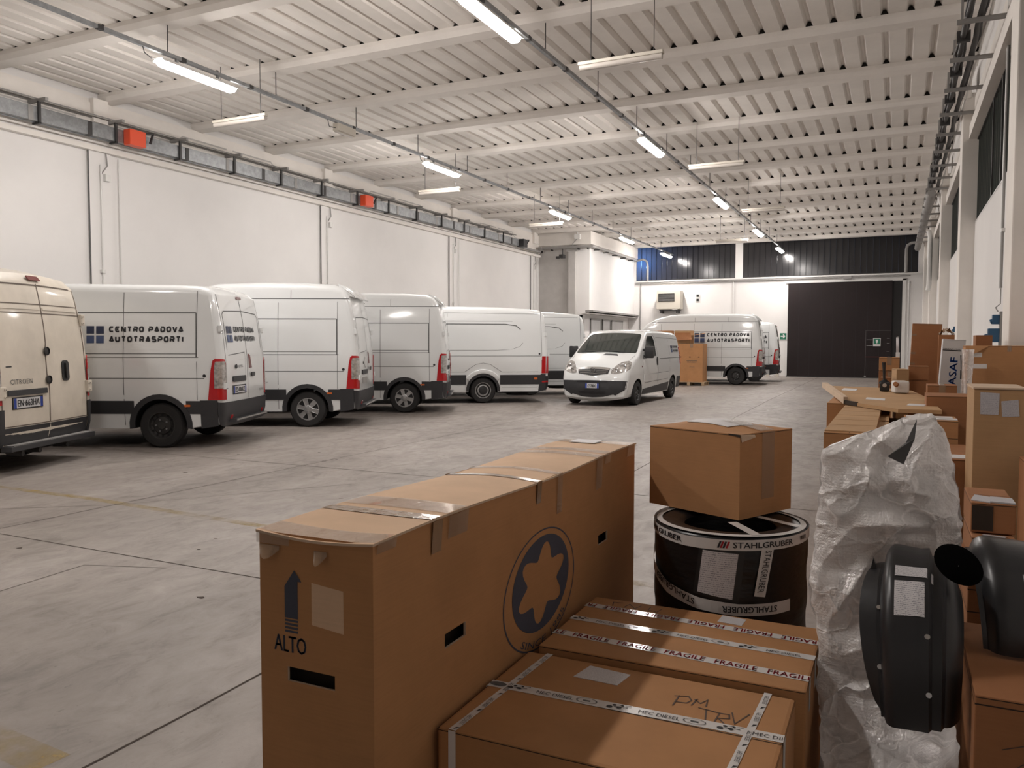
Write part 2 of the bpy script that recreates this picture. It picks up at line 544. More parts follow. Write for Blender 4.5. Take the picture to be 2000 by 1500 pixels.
# wide technical stroke letters used for the haulier's name on the vans
GL = {
 'C': [[(1, 1), (.22, 1), (0, .75), (0, .25), (.22, 0), (1, 0)]],
 'E': [[(1, 1), (.22, 1), (0, .75), (0, .25), (.22, 0), (1, 0)], [(.25, .5), (.8, .5)]],
 'N': [[(0, 0), (0, 1), (.1, 1), (.9, 0), (1, 0), (1, 1)]],
 'T': [[(0, 1), (1, 1)], [(.5, .8), (.5, 0)]],
 'R': [[(0, 1), (.78, 1), (1, .8), (1, .62), (.78, .42), (.15, .42)], [(.5, .38), (1, 0)], [(0, .7), (0, 0)]],
 'O': [[(.22, 1), (.78, 1), (1, .75), (1, .25), (.78, 0), (.22, 0), (0, .25), (0, .75), (.22, 1)]],
 'P': [[(0, 1), (.78, 1), (1, .8), (1, .6), (.78, .4), (.15, .4)], [(0, .7), (0, 0)]],
 'A': [[(0, 0), (.5, 1), (.58, 1), (1, 0)], [(.3, .12), (.75, .12)]],
 'D': [[(0, 1), (.7, 1), (1, .7), (1, .3), (.7, 0), (0, 0)], [(0, .7), (0, 0)]],
 'V': [[(0, 1), (.45, 0), (.55, 0), (1, 1)]],
 'U': [[(0, 1), (0, .25), (.22, 0), (.78, 0), (1, .25), (1, 1)]],
 'S': [[(1, 1), (.2, 1), (0, .82), (0, .68), (.2, .52), (.8, .48), (1, .32), (1, .18), (.8, 0), (0, 0)]],
 'I': [[(.5, 1), (.5, 0)]],
 'M': [[(0, 0), (0, 1), (.5, .3), (1, 1), (1, 0)]], 'F': [[(1, 1), (0, 1), (0, 0)], [(0, .5), (.8, .5)]],
}
def strokes(mb, s, u0, u1, v0, v1, mapf, off, mat, th=0.27, gap=0.20):
    wid = {'I': 0.28, ' ': 0.45}
    tot = sum(wid.get(c, 1.0) for c in s) + gap * (len(s) - 1)
    k = (u1 - u0) / tot
    x = u0; h = v1 - v0
    for c in s:
        w = wid.get(c, 1.0) * k
        t = th * h
        for st in GL.get(c, []):
            pts = [(x + (t / 2 * (1 if k > 0 else -1)) + a * (w - t * (1 if k > 0 else -1)), v0 + t / 2 + b * (h - t)) for a, b in st]
            ribbon(mb, pts, t, mapf, off, mat, sub=9)
        x += w + gap * k

# ------------------------------------------------------------------ vans
def lerp_tab(tab, z):
    if z <= tab[0][0]: return tab[0][1]
    for (a, va), (b, vb) in zip(tab, tab[1:]):
        if z <= b: return va + (vb - va) * (z - a) / (b - a)
    return tab[-1][1]

class Van:
    """body grown from a side outline; x forward from the rear axle, y to the van's left, z up"""
    def __init__(s, outline, wtab, axle, arch_r, wheel_r, xnose, nose_k, sill=0.30):
        s.wtab, s.axle, s.wr, s.xn, s.nk = wtab, axle, wheel_r, xnose, nose_k
        s.xend = max(p[0] for p in outline)
        pts = [tuple(p) if len(p) == 4 else (p[0], p[1], p[2], 0.0) for p in outline]
        # bottom with the two wheel arches
        def arch(cx):
            a0 = math.acos(min(1, 0.0)) ; res = []
            zc = wheel_r
            st = math.asin((sill - zc) / arch_r)
            for i in range(15):
                q = st + (PI - 2 * st) * i / 14
                res.append((cx + arch_r * math.cos(q), zc + arch_r * math.sin(q), 0.0, 0.0))
            return res
        pts += arch(axle) + arch(0.0)
        # densify
        out = []
        n = len(pts)
        for i in range(n):
            a, b = pts[i], pts[(i + 1) % n]
            d = math.hypot(b[0] - a[0], b[1] - a[1])
            k = max(1, int(d / 0.22))
            for j in range(k):
                t = j / k
                out.append(tuple(a[m] + (b[m] - a[m]) * t for m in range(4)))
        s.pts = out
        n = len(out)
        s.nrm = []
        for i in range(n):
            a, b, c = out[i - 1], out[i], out[(i + 1) % n]
            d1 = Vector((b[0] - a[0], b[1] - a[1])).normalized(); d2 = Vector((c[0] - b[0], c[1] - b[1])).normalized()
            t = d1 + d2
            t = t.normalized() if t.length > 1e-5 else d1
            s.nrm.append(Vector((-t.y, t.x)))          # outline runs rear -> roof -> front: outward is to the left
        zmax = max(p[1] for p in out)
        itop = max(range(n), key=lambda i: out[i][1])
        # rear and front chains (z -> x, normal, r, bow), lower part of the body only as far as the outline's own corner list
        m = len(outline)
        s.rear = sorted([(p[1], p[0], s.nrm[i], p[2], p[3]) for i, p in enumerate(out) if p[0] < -0.4 and p[2] > .03 and i < itop and p[1] > sill + .02], key=lambda q: q[0])
        s.front = sorted([(p[1], p[0], s.nrm[i], p[2], p[3]) for i, p in enumerate(out) if p[0] > axle - 1.35 and i > itop and p[2] > 0.03], key=lambda q: q[0])
    def w(s, x, z):
        v = lerp_tab(s.wtab, z)
        if x > s.xn: v *= 1 - s.nk * ((x - s.xn) / (s.xend - s.xn)) ** 2
        return v
    def side(s, sg):
        return lambda x, z, off: (x, sg * (s.w(x, z) + off), z)
    def _chain(s, ch, z):
        if z <= ch[0][0]: q = ch[0]; return q[1], q[2], q[3], q[4]
        for a, b in zip(ch, ch[1:]):
            if z <= b[0]:
                t = (z - a[0]) / max(1e-6, b[0] - a[0])
                nn = (a[2].lerp(b[2], t))
                return a[1] + (b[1] - a[1]) * t, nn.normalized() if nn.length > 1e-6 else a[2], a[3] + (b[3] - a[3]) * t, a[4] + (b[4] - a[4]) * t
        q = ch[-1]; return q[1], q[2], q[3], q[4]
    def _face(s, ch, y, z, off):
        x, n, r, bow = s._chain(ch, z)
        w = s.w(x, z); f = max(0.05, w - r)
        ay = min(abs(y), w)
        if ay <= f:
            k = bow * (1 - (ay / f) ** 2) + off
            return (x + n.x * k, y, z + n.y * k)
        d = min(r, ay - f)
        ins = r - math.sqrt(max(0, r * r - d * d))
        k = off * (1 - d / r * .4) - ins
        return (x + n.x * k, math.copysign(ay + off * d / r, y), z + n.y * k)
    def back(s, y, z, off): return s._face(s.rear, y, z, off)
    def nose(s, y, z, off): return s._face(s.front, y, z, off)
    def body(s, name, parent, paint, smooth=32):
        mb = MB()
        out, nrm = s.pts, s.nrm
        n = len(out)
        ins = [(p[0] - nr.x * p[2], p[1] - nr.y * p[2]) for p, nr in zip(out, nrm)]
        zs = [0.4 + 0.2 * i for i in range(13)]
        xs = [-0.6 + 0.6 * i for i in range(12)]
        for sg in (1, -1):
            patch(mb, ins, s.side(sg), 0.0, paint, xs, zs, skirt=0)
        steps = [0, 20, 42, 66, 90]
        S = [1, .93, .8, .6, .35, 0, -.35, -.6, -.8, -.93, -1]
        cols = []
        for sg in (1, -1):
            pass
        ring = []
        for i, (p, nr) in enumerate(zip(out, nrm)):
            row = []
            r = p[2]
            xi, zi = ins[i]
            W = s.w(xi, zi)
            L = []
            for q in steps[:-1]:
                a = R(q)
                L.append((xi + nr.x * r * math.sin(a), W - r * (1 - math.cos(a)), zi + nr.y * r * math.sin(a)))
            f = W - r
            mid = []
            for t in S:
                k = r + p[3] * (1 - t * t)
                mid.append((xi + nr.x * k, f * t, zi + nr.y * k))
            row = L + mid + [(a, -b, c) for a, b, c in L[::-1]]
            ring.append(row)
        m = len(ring[0])
        vs = [q for row in ring for q in row]
        for i in range(n):
            j = (i + 1) % n
            under = out[i][2] < 0.02 and out[j][2] < 0.02 and out[i][1] < 1.0
            fs = [(i * m + k, i * m + k + 1, j * m + k + 1, j * m + k) for k in range(m - 1)]
            s_i = mb.mi(UNDER if under else paint)
            base = len(mb.v)
            if i == 0: k0 = base; mb.v += vs
            mb.f += [tuple(q + k0 for q in f) for f in fs]
            mb.m += [s_i] * len(fs)
        return mb.build(name, parent, smooth=smooth, weld=True)

def wheel_mesh(mbt, r, w):
    prof = [(r * .60, -w / 2), (r * .72, -w / 2 - .005), (r * .92, -w / 2), (r * .985, -w / 2 + .025), (r, -w / 2 + .05), (r, w / 2 - .05), (r * .985, w / 2 - .025), (r * .92, w / 2), (r * .72, w / 2 + .005), (r * .60, w / 2)]
    mbt.lathe(prof, RUBBER, 40, 'y')
def add_wheel(van_root, x, y, r, kind):
    """outer side faces +y when y > 0"""
    sg = 1 if y > 0 else -1
    w = 0.215
    t = MB(); wheel_mesh(t, r, w)
    wh = t.build('wheel', van_root, smooth=40)
    wh.location = (x, y - sg * w / 2, r)
    if sg < 0: wh.rotation_euler = (0, 0, PI)
    rim = MB(); ri = r * .62
    if kind == 'alloy':
        rim.lathe([(ri, .09), (ri * 1.0, .112), (ri * .93, .112), (ri * .90, .07), (ri * .3, .055), (0.001, .055)], ALLOY, 36, 'y')
        rim.lathe([(ri * .90, .072), (0.001, .072)], BLACKPL, 36, 'y')
        for k in range(6):
            a = 2 * PI * k / 6 + .25
            q = Matrix.Rotation(-a, 3, 'Y')
            c = q @ Vector((ri * .60, .094, 0))
            rim.box((c.x, c.y, c.z), (ri * .76, .022, ri * .36), ALLOY, rot=q)
            for d in (-1, 1):
                rim.tube([q @ Vector((ri * .2, .106, d * ri * .14)), q @ Vector((ri * .93, .108, d * ri * .19))], .007, ALLOY, 5)
        rim.lathe([(ri * .36, .09), (ri * .36, .115), (ri * .30, .122), (0.001, .122)], ALLOY, 24, 'y')
        for k in range(6):
            a = 2 * PI * (k + .5) / 6 + .25
            rim.lathe([(.014, .12), (.014, .13), (.001, .13)], GALV, 8, 'y', (ri * .26 * math.cos(a), 0, ri * .26 * math.sin(a)))
        rim.build('hub_cap', wh, smooth=30)
    elif kind == 'steel':
        rim.lathe([(ri, .09), (ri, .108), (ri * .93, .108), (ri * .86, .06), (ri * .70, .05), (ri * .60, .075), (ri * .30, .085), (ri * .26, .10), (.001, .10)], STEELW, 36, 'y')
        for k in range(5):
            a = 2 * PI * k / 5
            rim.lathe([(.014, .08), (.014, .10), (.001, .10)], GALV, 8, 'y', (ri * .42 * math.cos(a), 0, ri * .42 * math.sin(a)))
        for k in range(12):
            a = 2 * PI * k / 12
            rim.lathe([(.018, .068), (.001, .069)], UNDER, 8, 'y', (ri * .76 * math.cos(a), 0, ri * .76 * math.sin(a)))
        rim.build('rim', wh, smooth=30)
    else:                                                     # silver steel rim with dark hub and bright ring
        rim.lathe([(ri, .09), (ri, .11), (ri * .93, .11), (ri * .88, .08)], ALLOY, 36, 'y')
        rim.lathe([(ri * .88, .08), (ri * .74, .07)], STEELW, 36, 'y')
        rim.lathe([(ri * .74, .07), (ri * .70, .10), (ri * .58, .105), (ri * .54, .09)], ALLOY, 36, 'y')
        rim.lathe([(ri * .54, .09), (ri * .4, .10), (.001, .10)], BLACKPL, 36, 'y')
        for k in range(14):
            a = 2 * PI * k / 14
            rim.lathe([(.016, .086), (.001, .087)], UNDER, 8, 'y', (ri * .81 * math.cos(a), 0, ri * .81 * math.sin(a)))
        rim.build('rim', wh, smooth=30)
    return wh

def decal_logo(root, mapf, u0, u1, ut0, ut1, z0, z1, off=.006, one=False):
    """two by two squares from u0 to u1, then the two lines of lettering from ut0 to ut1"""
    mb = MB()
    h = z1 - z0
    gu = (u1 - u0) * .06; um = (u0 + u1) / 2; zm = (z0 + z1) / 2; gz = h * .05
    for a, b in ((u0, um - gu), (um + gu, u1)):
        patch(mb, [(a, zm + gz), (b, zm + gz), (b, z1), (a, z1)], mapf, off, LOGO_NAVY, skirt=.003)
        patch(mb, [(a, z0), (b, z0), (b, zm - gz), (a, zm - gz)], mapf, off, LOGO_BLUE, skirt=.003)
    mb.build('emblem', root, recalc=False)
    mt = MB()
    strokes(mt, 'CENTRO PADOVA', ut0, ut1, z0 + h * .64, z1 - h * .01, mapf, off, INK)
    strokes(mt, 'AUTOTRASPORTI', ut0, ut1, z0 + h * .06, z0 + h * .42, mapf, off, INK)
    mt.build('lettering', root, recalc=False)

def plate(root, mapf, uc, zc, w, h, txt, rev=1, off=.012, frame=True):
    """rev = -1 where u runs against the reading direction"""
    mb = MB()
    d = lambda u: uc + rev * u
    rect = lambda a, b, c, e: [(d(a), c), (d(b), c), (d(b), e), (d(a), e)]
    if frame: patch(mb, rect(-w / 2 - .015, w / 2 + .015, zc - h / 2 - .015, zc + h / 2 + .015), mapf, off - .004, BLACKPL)
    patch(mb, rect(-w / 2, w / 2, zc - h / 2, zc + h / 2), mapf, off, PLATE)
    for a, b in ((-w / 2, -w / 2 + .045), (w / 2 - .045, w / 2)):
        patch(mb, rect(a, b, zc - h / 2, zc + h / 2), mapf, off + .001, BLUE, skirt=0)
    lettering(mb, txt, d(-w / 2 + .065), d(w / 2 - .065), zc - h * .34, zc + h * .34, mapf, off + .002, INK, bold=.002)
    mb.build('number_plate', root, recalc=False)

def arch_band(mb, x0, r0, r1, a0, a1, mapf, off, mat, zc=.345, depth=.03, n=16):
    P = []; F = []
    for i in range(n + 1):
        a = R(a0 + (a1 - a0) * i / n)
        for r, o in ((r0, off - depth), (r0, off), (r1, off), (r1, off - depth)):
            P.append(mapf(x0 + r * math.cos(a), zc + r * math.sin(a), o))
    for i in range(n):
        for k in range(3):
            F.append((4 * i + k, 4 * i + 4 + k, 4 * i + 5 + k, 4 * i + 1 + k))
    F += [(0, 1, 2, 3), (4 * n, 4 * n + 1, 4 * n + 2, 4 * n + 3)]
    mb.add(P, F, mat)
CORN = [sg * q for sg in (1, -1) for q in (.86, .90, .92, .94, .955, .97, .98, .99, 1.0, 1.01, 1.02)]

def rect(u0, u1, v0, v1): return [(u0, v0), (u1, v0), (u1, v1), (u0, v1)]
def rrect(u0, u1, v0, v1, r, k=4):
    res = []
    for cu, cv, q0 in ((u1 - r, v1 - r, 0), (u0 + r, v1 - r, 90), (u0 + r, v0 + r, 180), (u1 - r, v0 + r, 270)):
        for i in range(k + 1):
            a = R(q0 + 90 * i / k)
            res.append((cu + r * math.cos(a), cv + r * math.sin(a)))
    return res

MASTER_W = [(.25, .985), (.45, 1.0), (.75, 1.03), (1.35, 1.03), (1.5, 1.015), (2.1, .98), (2.4, .945), (2.75, .90)]
def master_outline(high):
    o = [(-.93, .36, .05, .02), (-.97, .5, .09, .03), (-.97, .9, .09, .03), (-.965, 1.35, .09, .03), (-.94, 1.6, .09, .03), (-.89, 2.0, .09, .03), (-.82, 2.36, .10, .03)]
    if high:
        o += [(-.78, 2.52, .12, .03), (-.68, 2.66, .14, .03), (-.5, 2.73, .14, .03), (0, 2.76, .14, .03), (1.3, 2.77, .14, .03), (2.1, 2.74, .14, .03), (2.7, 2.60, .14, .03), (3.1, 2.38, .14, .04)]
    else:
        o += [(-.74, 2.44, .12, .03), (-.6, 2.48, .12, .03), (-.2, 2.5, .13, .03), (1.5, 2.52, .13, .03), (2.6, 2.49, .13, .03), (3.0, 2.40, .14, .04)]
    o += [(3.28, 2.18, .14, .06), (3.7, 1.75, .14, .08), (4.05, 1.38, .14, .09), (4.32, 1.22, .16, .09), (4.5, 1.0, .17, .09), (4.56, .75, .17, .09), (4.55, .4, .15, .08), (4.48, .28, .1, .05)]
    return o

def cab_details(v, root, paint, seam, xb, xs, grille='dark', scr=(1.42, 2.1), hl=(.72, 1.12), wy=.66):
    """windscreen, side glass, lamps, grille, front bumper and mirrors of a van cab"""
    g = MB()
    wb = lambda z: v.w(3.3, z) - .16
    patch(g, [(-wb(scr[0]) - .02, scr[0]), (wb(scr[0]) + .02, scr[0]), (wb(scr[1]), scr[1]), (-wb(scr[1]), scr[1])], v.nose, .004, GLASSD, frange(-.9, .9, .15), frange(scr[0], scr[1], .1))
    g.build('windscreen', root, smooth=30)
    for sg in (1, -1):
        S = v.side(sg)
        m = MB()
        patch(m, [(xs - .05, 1.42), (xb - .28, 1.42), (xb - .62, 1.75), (xb - .95, 2.02), (xs - .05, 2.02)], S, .004, GLASSD, (), frange(1.42, 2.02, .2))
        m.build('side_window', root, smooth=30)
        b = MB()
        y = v.w(3.4, 1.5)
        b.box((xb - .42, sg * (y + .19), 1.52), (.09, .20, .34), BLACKPL)
        b.box((xb - .42, sg * (y + .05), 1.42), (.05, .14, .05), BLACKPL)
        b.build('wing_mirror', root, bevel=.02)
        h = MB()
        patch(h, [(sg * wy, hl[0] + .06), (sg * (wy + .26), hl[0]), (sg * (wy + .25), hl[1]), (sg * (wy + .02), hl[1] - .1)], v.nose, .008, CLEARL, (), frange(hl[0], hl[1], .1))
        h.build('headlamp', root, smooth=30)
    gr = MB()
    patch(gr, rect(-.5, .5, .8, .98), v.nose, .006, BLACKPL, frange(-.5, .5, .15), ())
    gr.build('grille', root, smooth=30)
    bp = MB()
    patch(bp, rect(-.92, .92, .3, .68), v.nose, .012, BUMPER, frange(-.92, .92, .12), (.45, .6))
    bp.build('front_bumper', root, smooth=30)

def master(root, high, paint=PAINT, seam=SEAM, wheel='alloy', logo=True, badge=None, number=None, rear_logo=False, wbase=3.68, lg=(1.115, .85, .77, -.37, 1.605, 1.865)):
    v = Van(master_outline(high), MASTER_W, 3.68, .43, .345, 3.5, .08)
    dx = wbase - 3.68
    if dx:
        o = master_outline(high)
        o = [(p[0] + dx if p[0] > 1.0 else p[0],) + p[1:] for p in o]
        v = Van(o, MASTER_W, wbase, .43, .345, 3.5 + dx, .08)
    v.body('body', root, paint)
    for sg in (1, -1):
        S = v.side(sg)
        # seams, and shade of the pressed recesses drawn as dark lines
        m = MB()
        T = .011
        ribbon(m, [(-.56, 2.07), (2.45 + dx, 2.07)], T * 1.3, S, .0025, seam)
        ribbon(m, [(-.56, 2.07), (-.565, 1.39)], T * 1.3, S, .0025, seam)
        ribbon(m, [(-.56, 1.445), (2.45 + dx, 1.445)], T, S, .0025, seam)
        ribbon(m, [(-.6, 1.39), (2.5 + dx, 1.39)], T * .8, S, .0025, seam)
        ribbon(m, [(-.69, 1.07), (3.0 + dx, 1.07)], T, S, .0025, seam)
        ribbon(m, [(-.575, 2.40), (-.575, .74)], T * .7, S, .0025, seam)
        for xx in (.55, 1.62, 2.5 + dx):
            ribbon(m, [(xx, 2.38), (xx, .35)], T * .8, S, .0025, seam)
        if high:
            ribbon(m, [(-.8, 2.455), (2.9 + dx, 2.455)], T * 1.2, S, .003, seam)
            for xx in (.31, 1.6):
                ribbon(m, [(xx, 2.46), (xx, 2.62)], T * .8, S, .003, seam)
        m.build('panel_lines', root, smooth=30, recalc=False)
        c = MB()
        for x0_ in (0, wbase): arch_band(c, x0_, .405, .485, -6, 186, S, .014, BUMPER)
        patch(c, rect(.40, wbase - .40, .525, .725), S, .008, BUMPER, frange(.5, wbase - .45, .6))
        patch(c, rect(-.62, -.40, .525, .725), S, .008, BUMPER)
        c.build('side_rubbing_strip', root, smooth=30)
        l = MB(); patch(l, rrect(-.47, -.37, .635, .67, .012), S, .014, AMBER, skirt=.004); l.build('side_marker_lamp', root)
        d = MB(); patch(d, rrect(-.715, -.665, 1.085, 1.135, .024), S, .006, INK); d.build('door_stop', root)
        if logo and sg > 0:
            decal_logo(root, S, *lg)
    # rear bumper wraps the corners
    b = MB()
    for sg in (1, -1):
        patch(b, [(-.62, .30), (-.62, .735), (-.885, .735), (-.885, .34)], v.side(sg), .012, BUMPER, (-.7, -.8), (.5,))
    patch(b, rect(-1.03, 1.03, .34, .70), v.back, .016, BUMPER, frange(-.8, .8, .2) + CORN, (.5, .6))
    b.prism([(-.78, .38), (.78, .38), (.74, .43), (-.74, .43)], -1.07, -.9, BUMPER, 'yz')
    bm_ = b.build('rear_bumper', root, smooth=35)
    st = MB(); st.prism([(-.72, .40), (.72, .40), (.70, .425), (-.70, .425)], -1.085, -.95, GREYPOLE, 'yz'); st.build('step', root, bevel=.006)
    for sg in (1, -1):
        q = MB(); patch(q, rrect(sg * .72 - .04, sg * .72 + .04, .44, .50, .015), v.back, .022, REDL); q.build('reflector', root)
        t = MB()
        side = [(-.745, .74), (-.885, .74), (-.885, 1.36), (-.86, 1.375), (-.82, 1.34), (-.79, 1.2)]
        patch(t, side, v.side(sg), .010, REDL, (-.83,), frange(.74, 1.37, .12))
        y0 = sg * 1.03
        rr = [(sg * .905, .74), (sg * 1.03, .74), (sg * 1.03, 1.375), (sg * .95, 1.36), (sg * .91, 1.3)]
        patch(t, rr, v.back, .010, REDL, [sg * q for q in (.94, .96, .98, 1.0, 1.015)], frange(.74, 1.37, .12))
        lamp = t.build('tail_lamp', root, smooth=30)
        cl = MB()
        patch(cl, [(-.845, .92), (-.885, .92), (-.885, 1.33), (-.86, 1.32), (-.845, 1.25)], v.side(sg), .014, CLEARL, (), frange(.9, 1.3, .1), skirt=.004)
        patch(cl, [(sg * .915, .92), (sg * 1.03, .92), (sg * 1.03, 1.33), (sg * .94, 1.33), (sg * .915, 1.22)], v.back, .014, CLEARL, [sg * q for q in (.94, .96, .98, 1.0, 1.015)], frange(.9, 1.3, .1), skirt=.004)
        cl.build('reversing_lens', lamp, smooth=30)
        for zz in (1.83, .95):
            h = MB()
            h.box((v.back(sg * .93, zz, .01)[0], sg * .955, zz), (.05, .07, .10), paint)
            h.box((v.back(sg * .93, zz, .03)[0], sg * .95, zz - .035), (.03, .05, .03), BLACKPL)
            h.build('door_hinge', root, bevel=.008)
    # rear doors
    m = MB(); B = v.back
    T = .014
    ribbon(m, [(0, .72), (0, 2.40)], T, B, .003, seam, sub=.12)
    ribbon(m, [(.885, .72), (.885, 1.4), (.87, 2.36)], T * .7, B, .003, seam, sub=.12)
    ribbon(m, [(-.885, .72), (-.885, 1.4), (-.87, 2.36)], T * .7, B, .003, seam, sub=.12)
    ribbon(m, [(.80, 1.5), (.80, 2.05), (.74, 2.10), (.0, 2.12), (-.74, 2.10), (-.80, 2.05), (-.80, 1.5)], T, B, .003, seam, sub=.12)
    ribbon(m, [(.78, 1.42), (.10, 1.46)], T * .8, B, .003, seam, sub=.12)
    ribbon(m, [(.1, 1.46), (.1, .8)], T * .4, B, .003, seam, sub=.12)
    m.build('door_seams', root, recalc=False)
    if high:
        sp = MB(); sp.prism([(-.55, 2.755), (-.70, 2.70), (-.83, 2.60), (-.90, 2.50), (-.895, 2.485), (-.80, 2.50), (-.6, 2.6)], -.80, .80, paint)
        sp.build('roof_spoiler', root, bevel=.02, smooth=40)
    g = MB(); patch(g, rrect(.12, .66, 1.0, 1.09, .02), B, .02, BUMPER, (.3, .5)); g.build('handle_garnish', root, smooth=30)
    hn = MB(); patch(hn, rrect(-.30, -.13, 1.06, 1.13, .03), B, .03, BLACKPL); hn.build('door_handle', root, bevel=.004)
    rf = MB(); patch(rf, [(-.07, 1.20), (-.20, 1.20), (-.13, 1.40), (-.06, 1.43)], B, .01, REDDK); rf.build('door_lamp', root)
    if number: plate(root, B, .38, .875, .52, .11, number, rev=-1, off=.014)
    else:
        pp = MB(); patch(pp, rrect(.14, .62, .82, .94, .02), B, .01, GREYPOLE); pp.build('plate_recess', root)
    bd = MB()
    if badge == 'opel':
        lettering(bd, 'OPEL', .42, .22, 1.22, 1.26, B, .008, INK)
        bd.tube([B(.52, 1.24, .01), B(.52, 1.24, .02)], .035, INK, 16)
        lettering(bd, 'MOVANO', -.58, -.82, .80, .84, B, .008, SEAM)
    elif badge == 'diamond':
        P = [(.38, 1.33), (.30, 1.23), (.38, 1.13), (.46, 1.23)]
        ribbon(bd, P, .03, B, .012, CHROME, closed=True)
        patch(bd, rrect(.50, .53, 1.20, 1.25, .01), B, .012, INK)
        lettering(bd, 'MASTER', -.58, -.82, .80, .84, B, .008, SEAM)
    if badge: bd.build('badge', root, recalc=False)
    br = MB(); patch(br, rrect(-.10, .10, 2.30 if not high else 2.60, 2.34 if not high else 2.64, .01), B, .014, REDDK); br.build('high_brake_lamp', root)
    if rear_logo:
        decal_logo(root, B, .74, .54, .46, -.50, 1.62, 1.87, off=.008)
    cab_details(v, root, paint, seam, 4.05 + dx, 2.6 + dx)
    for x in (0, wbase):
        for y in (.99, -.99): add_wheel(root, x, y, .345, wheel)
    sh = MB(); sh.tube([(0, -.8, .34), (0, .8, .34)], .06, UNDER, 8); sh.tube([(wbase, -.8, .34), (wbase, .8, .34)], .05, UNDER, 8)
    sh.build('axle', root, smooth=40)
    return v

# --- 1 dusty ivory van, rear towards the hall
root = empty('cargo_van', (-10.95, 6.52, 0), PI + R(23.2), 'dusty ivory van nearest the camera, its two rear doors shut, number plate EN 663HA', 'van')
J_W = [(.25, .98), (.5, 1.0), (.8, 1.015), (1.4, 1.01), (1.9, .975), (2.3, .92), (2.55, .85)]
j_out = [(-.96, .34, .05, .02), (-1.0, .5, .08, .03), (-1.0, .95, .08, .03), (-.985, 1.3, .08, .03), (-.945, 1.8, .08, .03), (-.885, 2.2, .09, .03), (-.85, 2.36, .10, .03), (-.74, 2.47, .12, .04), (-.5, 2.53, .13, .04), (0, 2.56, .13, .04),
         (1.05, 2.57, .13, .04), (2.05, 2.53, .13, .04), (2.45, 2.42, .14, .04), (2.7, 2.2, .14, .06), (3.05, 1.8, .14, .08), (3.35, 1.4, .14, .09), (3.65, 1.22, .16, .09), (3.9, .98, .17, .09), (3.95, .7, .17, .09), (3.93, .4, .15, .08), (3.85, .28, .1, .05)]
v = Van(j_out, J_W, 3.0, .43, .345, 2.85, .14)
v.body('body', root, PAINT_D)
B = v.back
m = MB()
ribbon(m, [(0, .58), (.0, 1.1), (.03, 1.2), (.03, 1.5), (0, 1.6), (0, 2.36)], .018, B, .003, SEAMD, sub=.12)
ribbon(m, [(.90, .58), (.90, 1.6), (.84, 2.34), (-.84, 2.34), (-.90, 1.6), (-.90, .58)], .018, B, .003, SEAMD, sub=.12)
for zz in (2.10, 1.985): ribbon(m, [(.85, zz), (-.85, zz)], .013, B, .003, SEAMD, sub=.12)
ribbon(m, [(.88, .585), (-.88, .585)], .012, B, .003, SEAMD, sub=.12)
m.build('door_seams', root, recalc=False)
rb = MB()
for zz in (2.06, ): 
    for a, b in ((.83, .03), (-.03, -.83)): patch(rb, [(a, zz - .03), (b, zz - .03), (b, zz), (a, zz)], B, .010, PAINT_D, frange(min(a, b), max(a, b), .15))
rb.build('pressed_rib', root, smooth=30)
m = MB(); patch(m, rrect(.08, .82, .96, 1.03, .01), B, .03, BUMPER, frange(.1, .8, .15)); m.build('handle_garnish', root, bevel=.004)
plate(root, B, .44, .865, .54, .12, 'EN·663HA', rev=-1, off=.014)
m = MB(); patch(m, rrect(-.46, -.30, 1.10, 1.37, .05), B, .014, BLACKPL); patch(m, rrect(-.42, -.36, 1.13, 1.34, .02), B, .035, DARKMETAL); m.build('door_handle', root)
for zz in (1.5, 1.13):
    m = MB(); c = B(0.02, zz, .0); m.lathe([(.055, -.03), (.055, -.012), (.03, -.02), (.001, -.02)], DARKMETAL, 20, 'x', (c[0], c[1], c[2])); m.build('door_lock', root, smooth=35)
m = MB(); lettering(m, 'CITROEN', .74, .34, 1.10, 1.16, B, .008, SEAM, spacing=1.1); patch(m, rect(.70, .80, 1.31, 1.325), B, .006, INK, skirt=0); m.build('badge', root, recalc=False)
